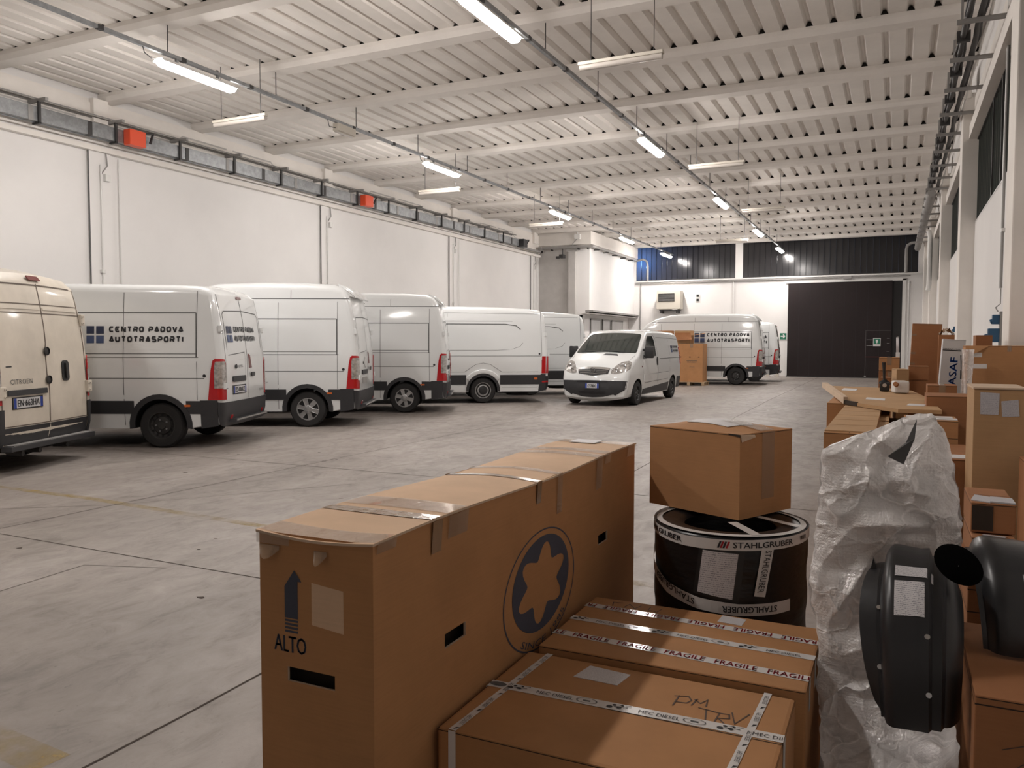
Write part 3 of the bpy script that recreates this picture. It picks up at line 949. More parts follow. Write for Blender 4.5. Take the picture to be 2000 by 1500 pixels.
for sg in (1, -1):
    for zz in (1.93, 1.0):
        m = MB()
        c = B(sg * .93, zz, 0)
        m.box((c[0] - .02, sg * .92, zz), (.06, .10, .16), PAINT_D)
        m.box((c[0] - .055, sg * .90, zz + .045), (.02, .03, .03), DARKMETAL)
        m.box((c[0] - .055, sg * .90, zz - .045), (.02, .03, .03), DARKMETAL)
        m.build('door_hinge', root, bevel=.008)
    us = [sg * q for q in (.93, .945, .96, .975, .99, 1.0)]
    m = MB()
    patch(m, [(sg * .915, .86), (sg * 1.015, .86), (sg * 1.01, 1.45), (sg * .93, 1.40), (sg * .915, 1.2)], B, .018, REDL, us, frange(.86, 1.45, .12))
    patch(m, [(-.80, .86), (-.92, .86), (-.92, 1.45), (-.86, 1.46), (-.81, 1.4)], v.side(sg), .012, REDL, (), frange(.86, 1.45, .12))
    lamp = m.build('tail_lamp', root, smooth=30)
    m = MB()
    patch(m, [(sg * .917, 1.0), (sg * 1.015, 1.0), (sg * 1.012, 1.24), (sg * .92, 1.24)], B, .023, CLEARL, us, frange(1.0, 1.24, .08), skirt=.006)
    patch(m, [(-.82, 1.0), (-.92, 1.0), (-.92, 1.24), (-.83, 1.24)], v.side(sg), .016, CLEARL, (), (), skirt=.006)
    m.build('reversing_lens', lamp, smooth=30)
    m = MB()
    patch(m, [(-.5, .30), (-.5, .80), (-.92, .80), (-.92, .34)], v.side(sg), .02, BUMPER, (-.6, -.7, -.8), (.5,))
    patch(m, [(sg * .89, .36), (sg * 1.015, .36), (sg * 1.015, .80), (sg * .89, .80)], B, .025, BUMPER, us, (.5, .65))
    m.build('bumper_corner', root, smooth=35)
    m = MB(); arch_band(m, 0, .405, .485, -6, 186, v.side(sg), .012, BUMPER)
    patch(m, rect(.45, 2.55, .45, .75), v.side(sg), .01, BUMPER); m.build('side_rubbing_strip', root, smooth=30)
m = MB(); patch(m, rect(-.89, -.012, .38, .57), B, .012, BUMPER, frange(-.89, 0, .12)); patch(m, rect(.012, .89, .38, .57), B, .012, BUMPER, frange(0, .89, .12)); m.build('lower_door_trim', root, smooth=30)
m = MB(); m.prism([(-.90, .29), (.90, .29), (.90, .355), (-.90, .355)], -1.11, -.97, BUMPER, 'yz'); m.prism([(-.86, .356), (.86, .356), (.86, .366), (-.86, .366)], -1.105, -.99, GREYPOLE, 'yz'); m.build('bumper_step', root, bevel=.008)
m = MB()
for y in (-.5, .1, .45): m.tube([(-.95, y, .22), (-.75, y, .22)], .035, DARKMETAL, 10)
m.box((-.6, 0, .25), (.5, .9, .06), UNDER); m.build('tow_bracket', root, smooth=40)
m = MB(); patch(m, rrect(-.12, .12, 2.385, 2.43, .012), B, .03, REDDK, (0,)); m.build('high_brake_lamp', root, smooth=30)
cab_details(v, root, PAINT_D, SEAMD, 3.35, 2.1)
for x in (0, 3.0):
    for y in (.99, -.99): add_wheel(root, x, y, .345, 'steel')
m = MB(); m.tube([(0, -.8, .34), (0, .8, .34)], .06, UNDER, 8); m.build('axle', root, smooth=40)

# --- 2, 3, 4 and the two at the far end
MV = 'vans parked nose to the left wall'
r2 = empty('cargo_van', (-10.56, 9.72, 0), PI + R(24.6), 'white van with black lettering on side and rear doors, parked beside the ivory van', 'van')
master(r2, False, wheel='steel', badge='opel', number='ED-006KZ', rear_logo=True)
r3 = empty('cargo_van', (-10.6, 13.12, 0), PI + R(26.9), 'tall plain white van with silver six-spoke wheels, larger of the two such vans', 'van')
master(r3, True, logo=False, badge='diamond', wbase=3.3)
r4 = empty('cargo_van', (-10.7, 16.62, 0), PI + R(27.4), 'tall plain white van with silver wheels, farther of two such vans, beside the ringed-wheel van', 'van')
master(r4, True, logo=False, badge='diamond', wbase=3.3)
r8 = empty('cargo_van', (-5.72, 33.1, 0), PI + R(5), 'high white van with squares and black lettering, behind the big carton at the far end', 'van')
master(r8, True, wheel='steel', logo=True, badge='diamond', wbase=4.1, lg=(1.60, 1.21, 1.115, -.49, 1.64, 2.02))
r9 = empty('cargo_van', (-5.5, 36.0, 0), PI + R(6), 'farthest white lettered van, half hidden beside the dark sliding door', 'van')
master(r9, False, wheel='steel', logo=True, badge='diamond', lg=(1.60, 1.21, 1.115, -.49, 1.58, 1.96))

# --- the two vans with the long pressed window shape
def crafter(root):
    W = [(.25, .97), (.5, .99), (.75, 1.01), (1.3, 1.015), (1.45, .99), (2.2, .935), (2.45, .89), (2.6, .84)]
    out = [(-1.72, .34, .05, .02), (-1.77, .5, .08, .03), (-1.78, .9, .08, .03), (-1.775, 1.35, .08, .03), (-1.75, 1.7, .08, .03), (-1.70, 2.2, .09, .03), (-1.66, 2.40, .10, .03), (-1.56, 2.49, .12, .03), (-1.2, 2.54, .13, .03), (-.5, 2.575, .13, .03), (.5, 2.59, .13, .03),
           (2.4, 2.58, .13, .03), (2.95, 2.48, .14, .04), (3.3, 2.22, .14, .06), (3.75, 1.8, .14, .08), (4.15, 1.38, .14, .09), (4.5, 1.2, .16, .09), (4.7, .98, .17, .09), (4.75, .7, .17, .09), (4.72, .4, .15, .08), (4.62, .28, .1, .05)]
    v = Van(out, W, 3.64, .40, .345, 3.6, .13)
    v.body('body', root, PAINT)
    for sg in (1, -1):
        S = v.side(sg)
        m = MB(); T = .010
        ribbon(m, [(2.6, 2.12), (-.6, 2.12), (-.9, 2.08), (-1.02, 1.98)], .022, S, .0025, seam := SEAM)  # recess edges: their shade drawn as dark lines
        ribbon(m, [(2.6, 2.2), (-.8, 2.2)], .006, S, .0025, SEAM)
        ribbon(m, [(-1.08, 1.62), (-1.0, 1.52), (-.75, 1.44), (-.4, 1.42), (2.6, 1.42)], .009, S, .0025, SEAM)
        ribbon(m, [(2.6, 1.27), (-1.58, 1.27)], T, S, .0025, SEAM)
        ribbon(m, [(-1.57, 2.46), (-1.60, .80)], T, S, .0025, SEAM)
        ribbon(m, [(2.6, 2.43), (-1.5, 2.40)], T * .7, S, .0025, SEAM)
        ribbon(m, [(-1.50, .84), (-.50, .84), (-.38, .92), (-.2, 1.04), (0, 1.08), (.2, 1.04), (.38, .92), (.5, .84), (3.0, .84)], T * .9, S, .0025, SEAM)
        for xx in (.95, 2.1): ribbon(m, [(xx, 2.4), (xx, .5)], T * .7, S, .0025, SEAM)
        m.build('panel_lines', root, recalc=False)
        for x0 in (0, 3.64):
            m = MB(); arch_band(m, x0, .455, .565, 35, 145, S, .030, PAINT, depth=.05); m.build('flared_wheel_arch', root, bevel=.012, smooth=60)
        c = MB()
        for x0 in (0, 3.64): arch_band(c, x0, .385, .458, -4, 184, S, .024, BUMPER, depth=.04)
        patch(c, rect(.46, 3.2, .50, .76), S, .012, BUMPER, frange(.5, 3.2, .6))
        patch(c, rect(-1.60, -.46, .50, .76), S, .012, BUMPER, (-.8, -1.2))
        c.build('side_rubbing_strip', root, smooth=30)
        m = MB(); patch(m, rect(-1.50, -.46, .31, .47), S, .016, PAINT, (-1,)); patch(m, rect(-1.47, -.5, .42, .425), S, .018, SEAM, skirt=0); patch(m, rect(.5, 3.1, .31, .47), S, .016, PAINT, (1, 2)); m.build('sill_panel', root)
        l = MB(); patch(l, rrect(-1.47, -1.38, .63, .69, .014), S, .018, AMBER, skirt=.004); l.build('side_marker_lamp', root)
        d = MB(); patch(d, rrect(-1.555, -1.505, 1.30, 1.35, .024), S, .006, INK); d.build('door_stop', root)
        t = MB()
        patch(t, [(-1.585, .80), (-1.70, .80), (-1.70, 1.26), (-1.60, 1.26)], S, .012, REDL, (), frange(.8, 1.26, .12))
        us = [sg * q for q in (.945, .96, .975, .99, 1.0)]
        patch(t, [(sg * .93, .80), (sg * 1.01, .80), (sg * 1.01, 1.26), (sg * .93, 1.26)], v.back, .012, REDL, us, frange(.8, 1.26, .12))
        t.build('tail_lamp', root, smooth=30)
        b = MB()
        patch(b, [(-1.50, .30), (-1.56, .78), (-1.70, .78), (-1.70, .34)], S, .014, BUMPER, (-1.6,), (.5,))
        b.build('bumper_corner', root, smooth=30)
        q = MB(); patch(q, rect(-1.70, -1.60, .55, .59), S, .018, REDL, skirt=.004); patch(q, [(sg * .85, .55), (sg * 1.01, .55), (sg * 1.01, .59), (sg * .85, .59)], v.back, .02, REDL, us, skirt=.004); q.build('reflector', root, smooth=30)
        for zz in (1.85, 1.3): MB().box((v.back(sg * .95, zz, 0)[0] - .01, sg * .965, zz), (.05, .05, .10), PAINT).build('door_hinge', root, bevel=.008)
    B = v.back
    b = MB(); patch(b, rect(-1.01, 1.01, .34, .72), B, .016, BUMPER, frange(-.8, .8, .2) + CORN, (.5,)); b.build('rear_bumper', root, smooth=30)
    m = MB(); ribbon(m, [(0, .72), (0, 2.42)], .014, B, .003, SEAM, sub=.12); ribbon(m, [(.88, .72), (.86, 2.38), (-.86, 2.38), (-.88, .72)], .012, B, .003, SEAM, sub=.12); m.build('door_seams', root, recalc=False)
    cab_details(v, root, PAINT, SEAM, 4.1, 2.65)
    for x in (0, 3.64):
        for y in (.985, -.985): add_wheel(root, x, y, .345, 'ring')
    sh = MB(); sh.tube([(0, -.8, .34), (0, .8, .34)], .06, UNDER, 8); sh.tube([(-1.2, .3, .24), (-.3, .3, .3)], .05, DARKMETAL, 8); sh.build('axle', root, smooth=40)
    sp = MB(); sp.lathe([(.2, -.1), (.33, -.1), (.33, .1), (.2, .1)], RUBBER, 24, 'z', (-1.1, 0, .27), closed=True); sp.build('spare_wheel', root, smooth=40)
r5 = empty('cargo_van', (-10.54, 20.0, 0), PI + R(34), 'white van with long pressed side recess, flared wheel arch and ringed steel wheel', 'van')
crafter(r5)
r6 = copy_tree(r5)
r6.location = (-10.74, 23.55, 0)
r6['label'] = 'white van tail showing between the ringed-wheel van and the small front-facing van'

# --- small van facing the camera
root = empty('panel_van', (-6.93, 23.72, 0), R(-91.3), 'small white van facing the camera, dark windscreen, black lower bumper, blue-edged plate', 'van')
V_W = [(.2, .88), (.4, .92), (.7, .95), (1.0, .955), (1.25, .94), (1.6, .885), (1.9, .82)]
v_out = [(-.80, .32, .05, .02), (-.85, .5, .08, .03), (-.86, .9, .08, .03), (-.84, 1.3, .08, .03), (-.78, 1.7, .09, .03), (-.70, 1.86, .10, .03), (-.5, 1.93, .12, .03), (.5, 1.96, .12, .03), (1.6, 1.97, .12, .03), (2.1, 1.945, .10, .03),
         (2.28, 1.90, .08, .04), (2.75, 1.62, .08, .06), (3.25, 1.30, .08, .07), (3.6, 1.17, .11, .08), (3.85, 1.04, .13, .10), (3.99, .90, .14, .12), (4.07, .72, .15, .12), (4.10, .45, .15, .12), (4.07, .25, .12, .10), (4.0, .20, .1, .08)]
v = Van(v_out, V_W, 3.3, .375, .32, 3.0, .07, sill=.24)
v.body('body', root, PAINT)
F = v.nose
m = MB()
patch(m, [(-.82, 1.345), (-.4, 1.315), (.4, 1.315), (.82, 1.345), (.84, 1.40), (.735, 1.82), (.68, 1.85), (-.68, 1.85), (-.735, 1.82), (-.84, 1.40)], F, .010, GLASSD, frange(-.6, .6, .1) + [sg * q for sg in (1, -1) for q in (.66, .72, .76, .79, .82)], frange(1.32, 1.85, .06), skirt=.03)
ws = m.build('windscreen', root, smooth=30)
m = MB()
for a, b in ((.55, -.05), (-.1, -.7)): m.tube([F(a, 1.315, .018), F((a + b) / 2, 1.335, .022), F(b, 1.35, .022)], .009, BLACKPL, 6)
m.build('wiper', root, smooth=40)
m = MB(); patch(m, [(.02, 1.235), (.44, 1.235), (.38, 1.275), (.06, 1.275)], F, .008, INK, (.2,)); m.build('bonnet_scoop', root, smooth=30)
m = MB()
ribbon(m, [(.84, 1.29), (.78, 1.1), (.46, .90)], .010, F, .003, SEAM, sub=.08)
ribbon(m, [(-.84, 1.29), (-.78, 1.1), (-.46, .90)], .010, F, .003, SEAM, sub=.08)
m.build('bonnet_seams', root, recalc=False)
m = MB(); patch(m, [(-.44, .915), (-.40, .80), (0, .745), (.40, .80), (.44, .915), (0, .925)], F, .010, BLACKPL, frange(-.44, .44, .1), (.8, .86))
grl = m.build('grille', root, smooth=30)
m = MB()
ribbon(m, [(-.43, .905), (0, .905), (.43, .905)], .045, F, .020, CHROME, sub=.1)
ribbon(m, [(-.40, .855), (0, .835), (.40, .855)], .010, F, .018, CHROME, sub=.1)
ribbon(m, [(-.36, .815), (0, .79), (.36, .815)], .008, F, .018, CHROME, sub=.1)
m.build('grille_bar', grl, recalc=False, smooth=30)
m = MB()
c = Vector(F(0, .85, .045)); m.lathe([(.056, -.012), (.072, -.012), (.072, .012), (.056, .012)], CHROME, 28, 'x', c, closed=True)
m.box(c, (.014, .15, .022), CHROME); m.build('maker_emblem', root, smooth=35)
for sg in (1, -1):
    us = [sg * q for q in (.6, .68, .74, .79, .83, .86, .88, .90)]
    m = MB()
    hp = [(.47, .82), (.47, .86), (.56, 1.00), (.66, 1.10), (.80, 1.15), (.885, 1.13), (.90, 1.02), (.86, .93), (.74, .86), (.58, .81)]
    patch(m, [(sg * a, b) for a, b in hp], F, .010, CLEARL, us, frange(.82, 1.14, .06))
    hl = m.build('headlamp', root, smooth=30)
    m = MB()
    for yy, zz, rr in ((.74, 1.0, .075), (.60, .90, .05)):
        cc = Vector(F(sg * yy, zz, .012))
        m.lathe([(rr, -.01), (rr, .012), (rr * .8, .016), (rr * .5, .004), (.001, -.002)], CHROME, 20, 'x', cc)
    m.build('reflector', hl, smooth=35)
    m = MB(); us2 = [sg * q for q in (.1, .2, .3, .4, .5, .6, .7, .76, .8, .84, .88)]
    m = MB()
    y = .90
    m.box((2.80, sg * 1.08, 1.38), (.11, .24, .32), BLACKPL)
    m.box((2.82, sg * .93, 1.28), (.07, .18, .08), BLACKPL)
    m.box((2.82, sg * .93, 1.44), (.05, .14, .06), BLACKPL)
    m.build('wing_mirror', root, bevel=.035, smooth=50)
    S = v.side(sg)
    m = MB()
    patch(m, [(1.70, 1.27), (2.92, 1.19), (2.80, 1.34), (2.42, 1.70), (2.24, 1.81), (1.84, 1.81), (1.74, 1.70)], S, .004, GLASSD, (), frange(1.22, 1.8, .12))
    m.build('side_window', root, smooth=30)
    m = MB(); ribbon(m, [(2.42, 1.24), (2.38, 1.66)], .022, S, .008, BLACKPL); m.build('window_divider', root, recalc=False)
    m = MB(); patch(m, rrect(1.60, 1.69, 1.0, 1.24, .04), S, .022, BLACKPL); m.build('door_handle', root, bevel=.004)
    m = MB()
    ribbon(m, [(1.55, .3), (1.55, 1.2), (1.6, 1.75), (1.8, 1.86)], .012, S, .003, SEAM)
    ribbon(m, [(.35, 1.15), (.35, 1.8)], .010, S, .003, SEAM); ribbon(m, [(.35, .3), (.35, 1.15)], .010, S, .003, SEAM)
    ribbon(m, [(-.70, 1.19), (1.4, 1.19)], .012, S, .003, SEAM)
    ribbon(m, [(-.65, 1.74), (1.5, 1.78)], .010, S, .003, SEAM)
    ribbon(m, [(.5, .60), (2.75, .56)], .010, S, .003, SEAM); ribbon(m, [(.5, .80), (2.75, .78)], .010, S, .003, SEAM)
    ribbon(m, [(2.9, .3), (2.9, 1.1)], .010, S, .003, SEAM)
    m.build('panel_lines', root, recalc=False)
    for a, b in ((.55, 1.5), (1.6, 2.82)):
        m = MB(); patch(m, rect(a, b, .60, .785), S, .010, PAINT, (), ()); m.build('raised_door_panel', root, bevel=.004)
    m = MB(); patch(m, [(.45, .26), (2.86, .26), (2.86, .40), (.45, .50)], S, .012, BUMPER, (1, 1.6, 2.2)); m.build('side_rubbing_strip', root, smooth=30)
    m = MB(); patch(m, rrect(3.0, 3.04, .98, 1.02, .018), S, .008, REDDK); m.build('side_marker_lamp', root)
    m = MB(); patch(m, rect(-.45, -.80, .3, .62), S, .012, BUMPER, (-.6,)); m.build('bumper_corner', root, smooth=30)
    m = MB(); patch(m, [(-.72, 1.0), (-.79, 1.0), (-.74, 1.5), (-.68, 1.5)], S, .01, REDL); m.build('tail_lamp', root, smooth=30)
    if sg > 0: decal_logo(root, S, .16, -.0, -.06, -.60, 1.35, 1.55, off=.007)
m = MB()
dk = [(-.87, .66), (-.88, .52), (-.82, .42), (-.72, .36), (-.66, .33), (-.60, .30), (-.55, .33), (-.3, .29), (0, .28), (.3, .29), (.55, .33), (.60, .30), (.66, .33), (.72, .36), (.82, .42), (.88, .52), (.87, .66), (.5, .645), (-.5, .645)]
patch(m, dk, F, .012, BUMPER, frange(-.7, .7, .1) + [sg * q for sg in (1, -1) for q in (.74, .77, .8, .83, .85, .87)], (.35, .45, .55), skirt=.03)
bp = m.build('front_bumper', root, smooth=30)
m = MB()
for zz in (.60, .625): patch(m, rect(-.42, .42, zz, zz + .012), F, .018, INK, frange(-.42, .42, .1), skirt=.004)
for zz in (.36, .385): patch(m, rect(-.36, .36, zz, zz + .012), F, .018, INK, frange(-.36, .36, .1), skirt=.004)
m.build('air_intake', bp, recalc=False)
plate(root, F, .02, .52, .36, .10, 'CE 788DD', rev=1, off=.05, frame=True)
for x in (0, 3.3):
    for y in (.93, -.93): add_wheel(root, x, y, .32, 'steel')
m = MB(); m.tube([(3.3, -.8, .3), (3.3, .8, .3)], .05, UNDER, 8); m.box((1.6, 0, .3), (2.6, 1.2, .08), UNDER); m.build('axle', root)
m = MB(); m.box((2.62, 0, 1.2), (.5, 1.5, .12), BLACKPL); m.build('dashboard', root, bevel=.02)

# ------------------------------------------------------------------ the hall
XL, XR, YB, YF, ZC = -15.1, 1.19, -9.0, 41.5, 6.75
XC = 0.96                                        # inner faces of the right-hand columns
struct('floor', MB().bx(XL - .3, XR + .3, YB - .3, YF + .6, -.2, 0, FLOOR))
struct('wall_back', MB().bx(XL - .3, XR + .3, YB - .25, YB, 0, 7.1, WHITE_WALL))
struct('wall_left', MB().bx(XL - .25, XL, YB, YF + .3, 0, 7.1, WHITE_WALL))
# ceiling: trapezoid sheets spanning between the cross beams
m = MB()
P = .37
prof = []
x = XL - .3
while x < XR + .3:
    prof += [(x, ZC), (x + .245, ZC), (x + .285, ZC + .085), (x + .325, ZC + .085)]
    x += P
n = len(prof)
vs = [(a, YB - .2, b) for a, b in prof] + [(a, YF + .2, b) for a, b in prof]
m.add(vs, [(i, i + 1, n + i + 1, n + i) for i in range(n - 1)], WHITE_CEIL)
m.bx(XL - .5, XR + .5, YB - .3, YF + .3, ZC + .12, ZC + .3, WHITE_CEIL)
ceil = struct('ceiling', m, recalc=False)
ys = [YF - .15 - 2.45 * k for k in range(21)]
ys = [14.15 + 2.45 * k for k in range(-9, 12)]
for i, y in enumerate(ys):
    b = MB()
    b.prism([(y - .02, ZC), (y - .02, ZC - .07), (y + .03, ZC - .15), (y + .27, ZC - .17), (y + .34, ZC - .10), (y + .36, ZC)], XL, XR, WHITE_CEIL, 'yz')
    struct('trim_%d' % (i + 1), b)
f = MB()  # dark fillers painting the unlit voids of the grooves above the beams
for y in ys:
    x = XL - .3 + .245
    while x < XR + .2:
        f.prism([(x + .004, ZC + .002), (x + .040, ZC + .080), (x + .080, ZC + .080), (x + .121, ZC + .002)], y + .0, y + .34, GROOVE_DARK, 'xz')
        x += P
struct('trim_22', f, recalc=False)
# left wall: ring beam, columns
m = MB()
m.bx(XL, XL + .10, YB, 34.5, 5.72, 6.52, WHITE_CEIL)
m.bx(XL, XL + .06, YB, 34.5, 6.52, 6.60, WHITE_CEIL)
m.bx(XL, XL + .13, YB, 34.5, 5.56, 5.66, WHITE_CEIL)
struct('trim_23', m)
# bent grooves of the ring beam, shade drawn as flat grey strips, one pair per bay
cols_l = [-10.6 + 7.4 * k for k in range(1, 7)]
cols_l = [11.55 + 7.4 * k for k in range(-2, 4)]
m = MB()
for y in cols_l:
    F_ = lambda u, v, off: (XL + .10 + off, u, v)
    for sg in (1, -1):
        ribbon(m, [(y + sg * .45, 6.16), (y + sg * 2.0, 6.16), (y + sg * 2.25, 6.36), (y + sg * 3.6, 6.36)], .035, F_, .003, GREY_WALL)
struct('trim_24', m, recalc=False)
for i, y in enumerate(cols_l):
    m = MB()
    m.bx(XL, XL + .05, y - .15, y + .35, 0, 5.6, WHITE_WALL)
    m.bx(XL + .04, XL + .056, y - .17, y - .145, 0, 5.6, SEAM)
    m.bx(XL, XL + .2, y - .12, y + .22, 6.12, 6.60, WHITE_CEIL)
    struct('trim_%d' % (25 + i), m)
for i, y in enumerate(cols_l):                      # pipes run down each column
    m = MB()
    m.tube([(XL + .09, y + .10, 0), (XL + .09, y + .10, 5.3)], .018, WHITEPL, 8)
    if i != 3: m.tube([(XL + .07, y + .55, 0), (XL + .07, y + .55, 5.5)], .018, WHITEPL, 8)
    m.box((XL + .09, y + .10, 3.1), (.07, .09, .07), WHITEPL)
    m.tube([(XL + .09, y + .22, 5.6), (XL + .11, y + .24, 5.3), (XL + .09, y + .1, 5.1)], .015, GREYPOLE, 6)
    m.box((XL + .09, y + .24, 5.05), (.08, .12, .14), WHITEPL)
    o = m.build('conduit_drop', smooth=40)
    tag(o, 'thin white pipes down the left wall at the pilaster %s' % ['behind the camera', 'beside the camera', 'nearest the orange boxed joint', 'with the second orange box', 'before the dark busbar end box', 'at the inside corner'][i], 'conduit', 'conduits on the left wall')
# cross wall and block
m = MB(); m.bx(XL, -13.35, 34.6, 34.8, 0, 7.0, GREY_WALL); struct('wall_cross', m)
m = MB()
m.bx(-13.25, -12.6, 34.6, YF + .1, 3.12, 6.05, WHITE_WALL)
m.bx(-13.35, -12.6, 34.6, 34.7, 2.9, 3.12, WHITE_WALL)
struct('wall_block', m)
m = MB(); m.bx(XL, -12.455, 34.35, 34.75, 6.052, 6.618, WHITE_CEIL); m.bx(-12.85, -12.45, 34.4, YF + .1, 6.05, 6.62, WHITE_CEIL)
struct('trim_31', m)
m = MB(); m.bx(-13.55, -13.22, 34.40, 34.75, 0, 5.95, GREY_WALL); m.prism([(-13.62, 5.75), (-13.15, 5.75), (-13.05, 6.0), (-13.72, 6.0)], 34.38, 34.7, GREY_WALL); struct('trim_32', m)
m = MB(); m.bx(-12.72, -12.35, 34.4, YF, 3.02, 3.10, GREYPOLE); m.bx(-12.9, -12.4, 34.4, YF, 2.93, 2.97, GREY_WALL); struct('trim_33', m)
# office front under the block
m = MB()
m.bx(-13.0, -12.9, 34.8, YF, 0, 2.93, WHITE_WALL)
struct('wall_office', m)
for i, (a, b) in enumerate(((35.5, 37.0), (37.2, 38.4), (38.6, 40.4))):
    w = MB()
    w.bx(-12.9, -12.87, a, b, 1.0, 2.75, WHITEBOARD)
    for c, d in ((a, a + .06), (b - .06, b)): w.bx(-12.9, -12.84, c, d, 1.0, 2.75, GREYPOLE if i < 2 else WHITEPL)
    w.bx(-12.9, -12.84, a, b, 2.69, 2.75, GREYPOLE); w.bx(-12.9, -12.84, a, b, 1.0, 1.06, GREYPOLE)
    struct('window_%d' % (i + 1), w)
# end wall with opening for the high windows
m = MB()
m.bx(XL, XR + .2, YF, YF + .25, 0, 4.85, WHITE_WALL)
m.bx(XL, -12.5, YF, YF + .25, 4.85, 7.0, WHITE_WALL)
m.bx(-7.38, -7.02, YF - .02, YF + .25, 4.85, 7.0, WHITE_WALL)
m.bx(.80, XR + .2, YF, YF + .25, 4.85, 7.0, WHITE_WALL)
m.bx(-12.5, .80, YF, YF + .2, ZC - .05, 7.0, WHITE_WALL)
struct('wall_end', m)
def channel_glass(name, x0, x1, z0, z1, y, mat, axis='x'):
    g = MB()
    k = int((x1 - x0) / .262)
    for i in range(k):
        a = x0 + (x1 - x0) * i / k; b = x0 + (x1 - x0) * (i + 1) / k - .008
        if axis == 'x':
            g.bx(a, b, y + .05, y + .06, z0, z1, mat)
            g.bx(a, a + .008, y + .0, y + .05, z0, z1, mat); g.bx(b - .008, b, y, y + .05, z0, z1, mat)
        else:
            g.bx(y + .05, y + .06, a, b, z0, z1, mat)
            g.bx(y, y + .05, a, a + .008, z0, z1, mat)
            g.bx(y, y + .05, b - .008, b, z0, z1, mat)
    if axis == 'x':
        g.bx(x0, x1, y - .02, y + .09, z0 - .04, z0, DARKMETAL); g.bx(x0, x1, y - .02, y + .09, z1, z1 + .03, DARKMETAL)
    else:
        g.bx(y - .02, y + .09, x0, x1, z0 - .03, z0, WHITEPL); g.bx(y - .02, y + .09, x0, x1, z1, z1 + .03, DARKMETAL)
        for t in (.45, .62): g.bx(y - .02, y + .02, x0 + (x1 - x0) * t, x0 + (x1 - x0) * t + .05, z0, z1, DARKMETAL)
    return struct(name, g, recalc=False)
channel_glass('window_4', -12.5, -7.38, 4.92, ZC - .06, YF + .05, UGLASS)
channel_glass('window_5', -7.02, .80, 4.92, ZC - .06, YF + .05, UGLASS)
m = MB(); m.bx(-12.5, 1.0, YF - .09, YF, 4.80, 4.87, WHITEPL); m.bx(-12.5, .5, YF - .12, YF - .02, 4.72, 4.76, GREYPOLE); struct('trim_34', m)
m = MB(); m.bx(-4.95, .33, YF - .06, YF, 4.52, 4.64, WHITEPL); m.bx(.18, .33, YF - .06, YF, 0, 4.6, WHITEPL); struct('trim_35', m)
# an added light outside, its source unseen, tints the left end of the glass blue
ld = bpy.data.lights.new('outdoor_light', 'POINT'); ld.energy = 800; ld.color = (.18, .42, 1.0); ld.shadow_soft_size = .2
lo = bpy.data.objects.new('outdoor_light', ld); COL.objects.link(lo); lo.location = (-12.2, YF + .8, 5.8)
tag(lo, 'added bluish light outside behind the high end windows', 'outdoor light')
# sliding door
m = MB()
m.bx(-4.82, -.24, YF - .20, YF - .10, .03, 4.52, DOORM)
for k in range(1, 9):
    x = -4.82 + 4.58 * k / 9
    m.bx(x - .006, x + .006, YF - .205, YF - .19, .05, 4.5, DOORK)
m.bx(-4.85, -.24, YF - .21, YF - .10, 0.0, .05, DOORK)
d = tag(m.build('door_1'), kind='structure')
m = MB(); ribbon(m, [(-1.32, .06), (-1.32, 2.22), (-.24, 2.22)], .02, lambda u, v, off: (u, YF - .2 - off, v), .008, DOORL); 
m.bx(-1.32, -.25, YF - .215, YF - .2, .98, 1.0, plain('dull red line', (.12, .015, .012), .5))
m.build('wicket_door', d, recalc=False)
m = MB()
for z in (1.50, 1.78): m.bx(-1.28, -1.02, YF - .23, YF - .2, z, z + .02, GREYPOLE)
for z in (1.25, 1.62, 1.85): m.bx(-.42, -.30, YF - .23, YF - .2, z, z + .015, GREYPOLE)
m.bx(-.36, -.22, YF - .24, YF - .2, .96, 1.0, WHITEPL)
m.bx(-1.36, -1.28, YF - .23, YF - .2, .07, .10, WHITEPL)
m.build('door_handle', d)
m = MB(); m.bx(-.24, .18, YF - .04, YF - .01, 0, 4.5, DOORK); tag(m.build('door_opening'), kind='structure')  # near-black sheet painting the darkness of the opening beside the sliding door
def sign(name, x, z, w, h, y, arrow, lab):
    m = MB(); m.bx(x - w / 2, x + w / 2, y - .02, y, z - h / 2, z + h / 2, PAPER if not arrow else WHITEPL)
    o = m.build(name); tag(o, lab, 'sign')
    g = MB(); g.bx(x - w * .42, x + w * .42, y - .024, y - .02, z - h * (.25 if not arrow else .42), z + h * .42, GREEN); g.build('green_panel', o)
    p = MB()
    if arrow: p.prism([(x - w * .3, z - h * .08), (x + w * .02, z - h * .08), (x - w * .04, z - h * .26), (x + w * .1, z - h * .26), (x + w * .3, z), (x + w * .1, z + h * .26), (x - w * .04, z + h * .26), (x + w * .02, z + h * .08), (x - w * .3, z + h * .08)], y - .028, y - .024, WHITEPL)
    else: p.prism([(x - w * .12, z + h * .0), (x - w * .05, z - h * .14), (x + w * .05, z - h * .14), (x + w * .12, z), (x + w * .16, z + h * .3), (x - w * .16, z + h * .3)], y - .028, y - .024, WHITEPL)
    p.build('pictogram', o)
sign('exit_sign', -.84, 1.68, .32, .38, YF - .21, False, 'green emergency exit sign on the wicket of the dark sliding door')
sign('exit_sign', -5.04, 1.96, .36, .36, YF, True, 'green arrow exit sign on the white end wall left of the dark door')
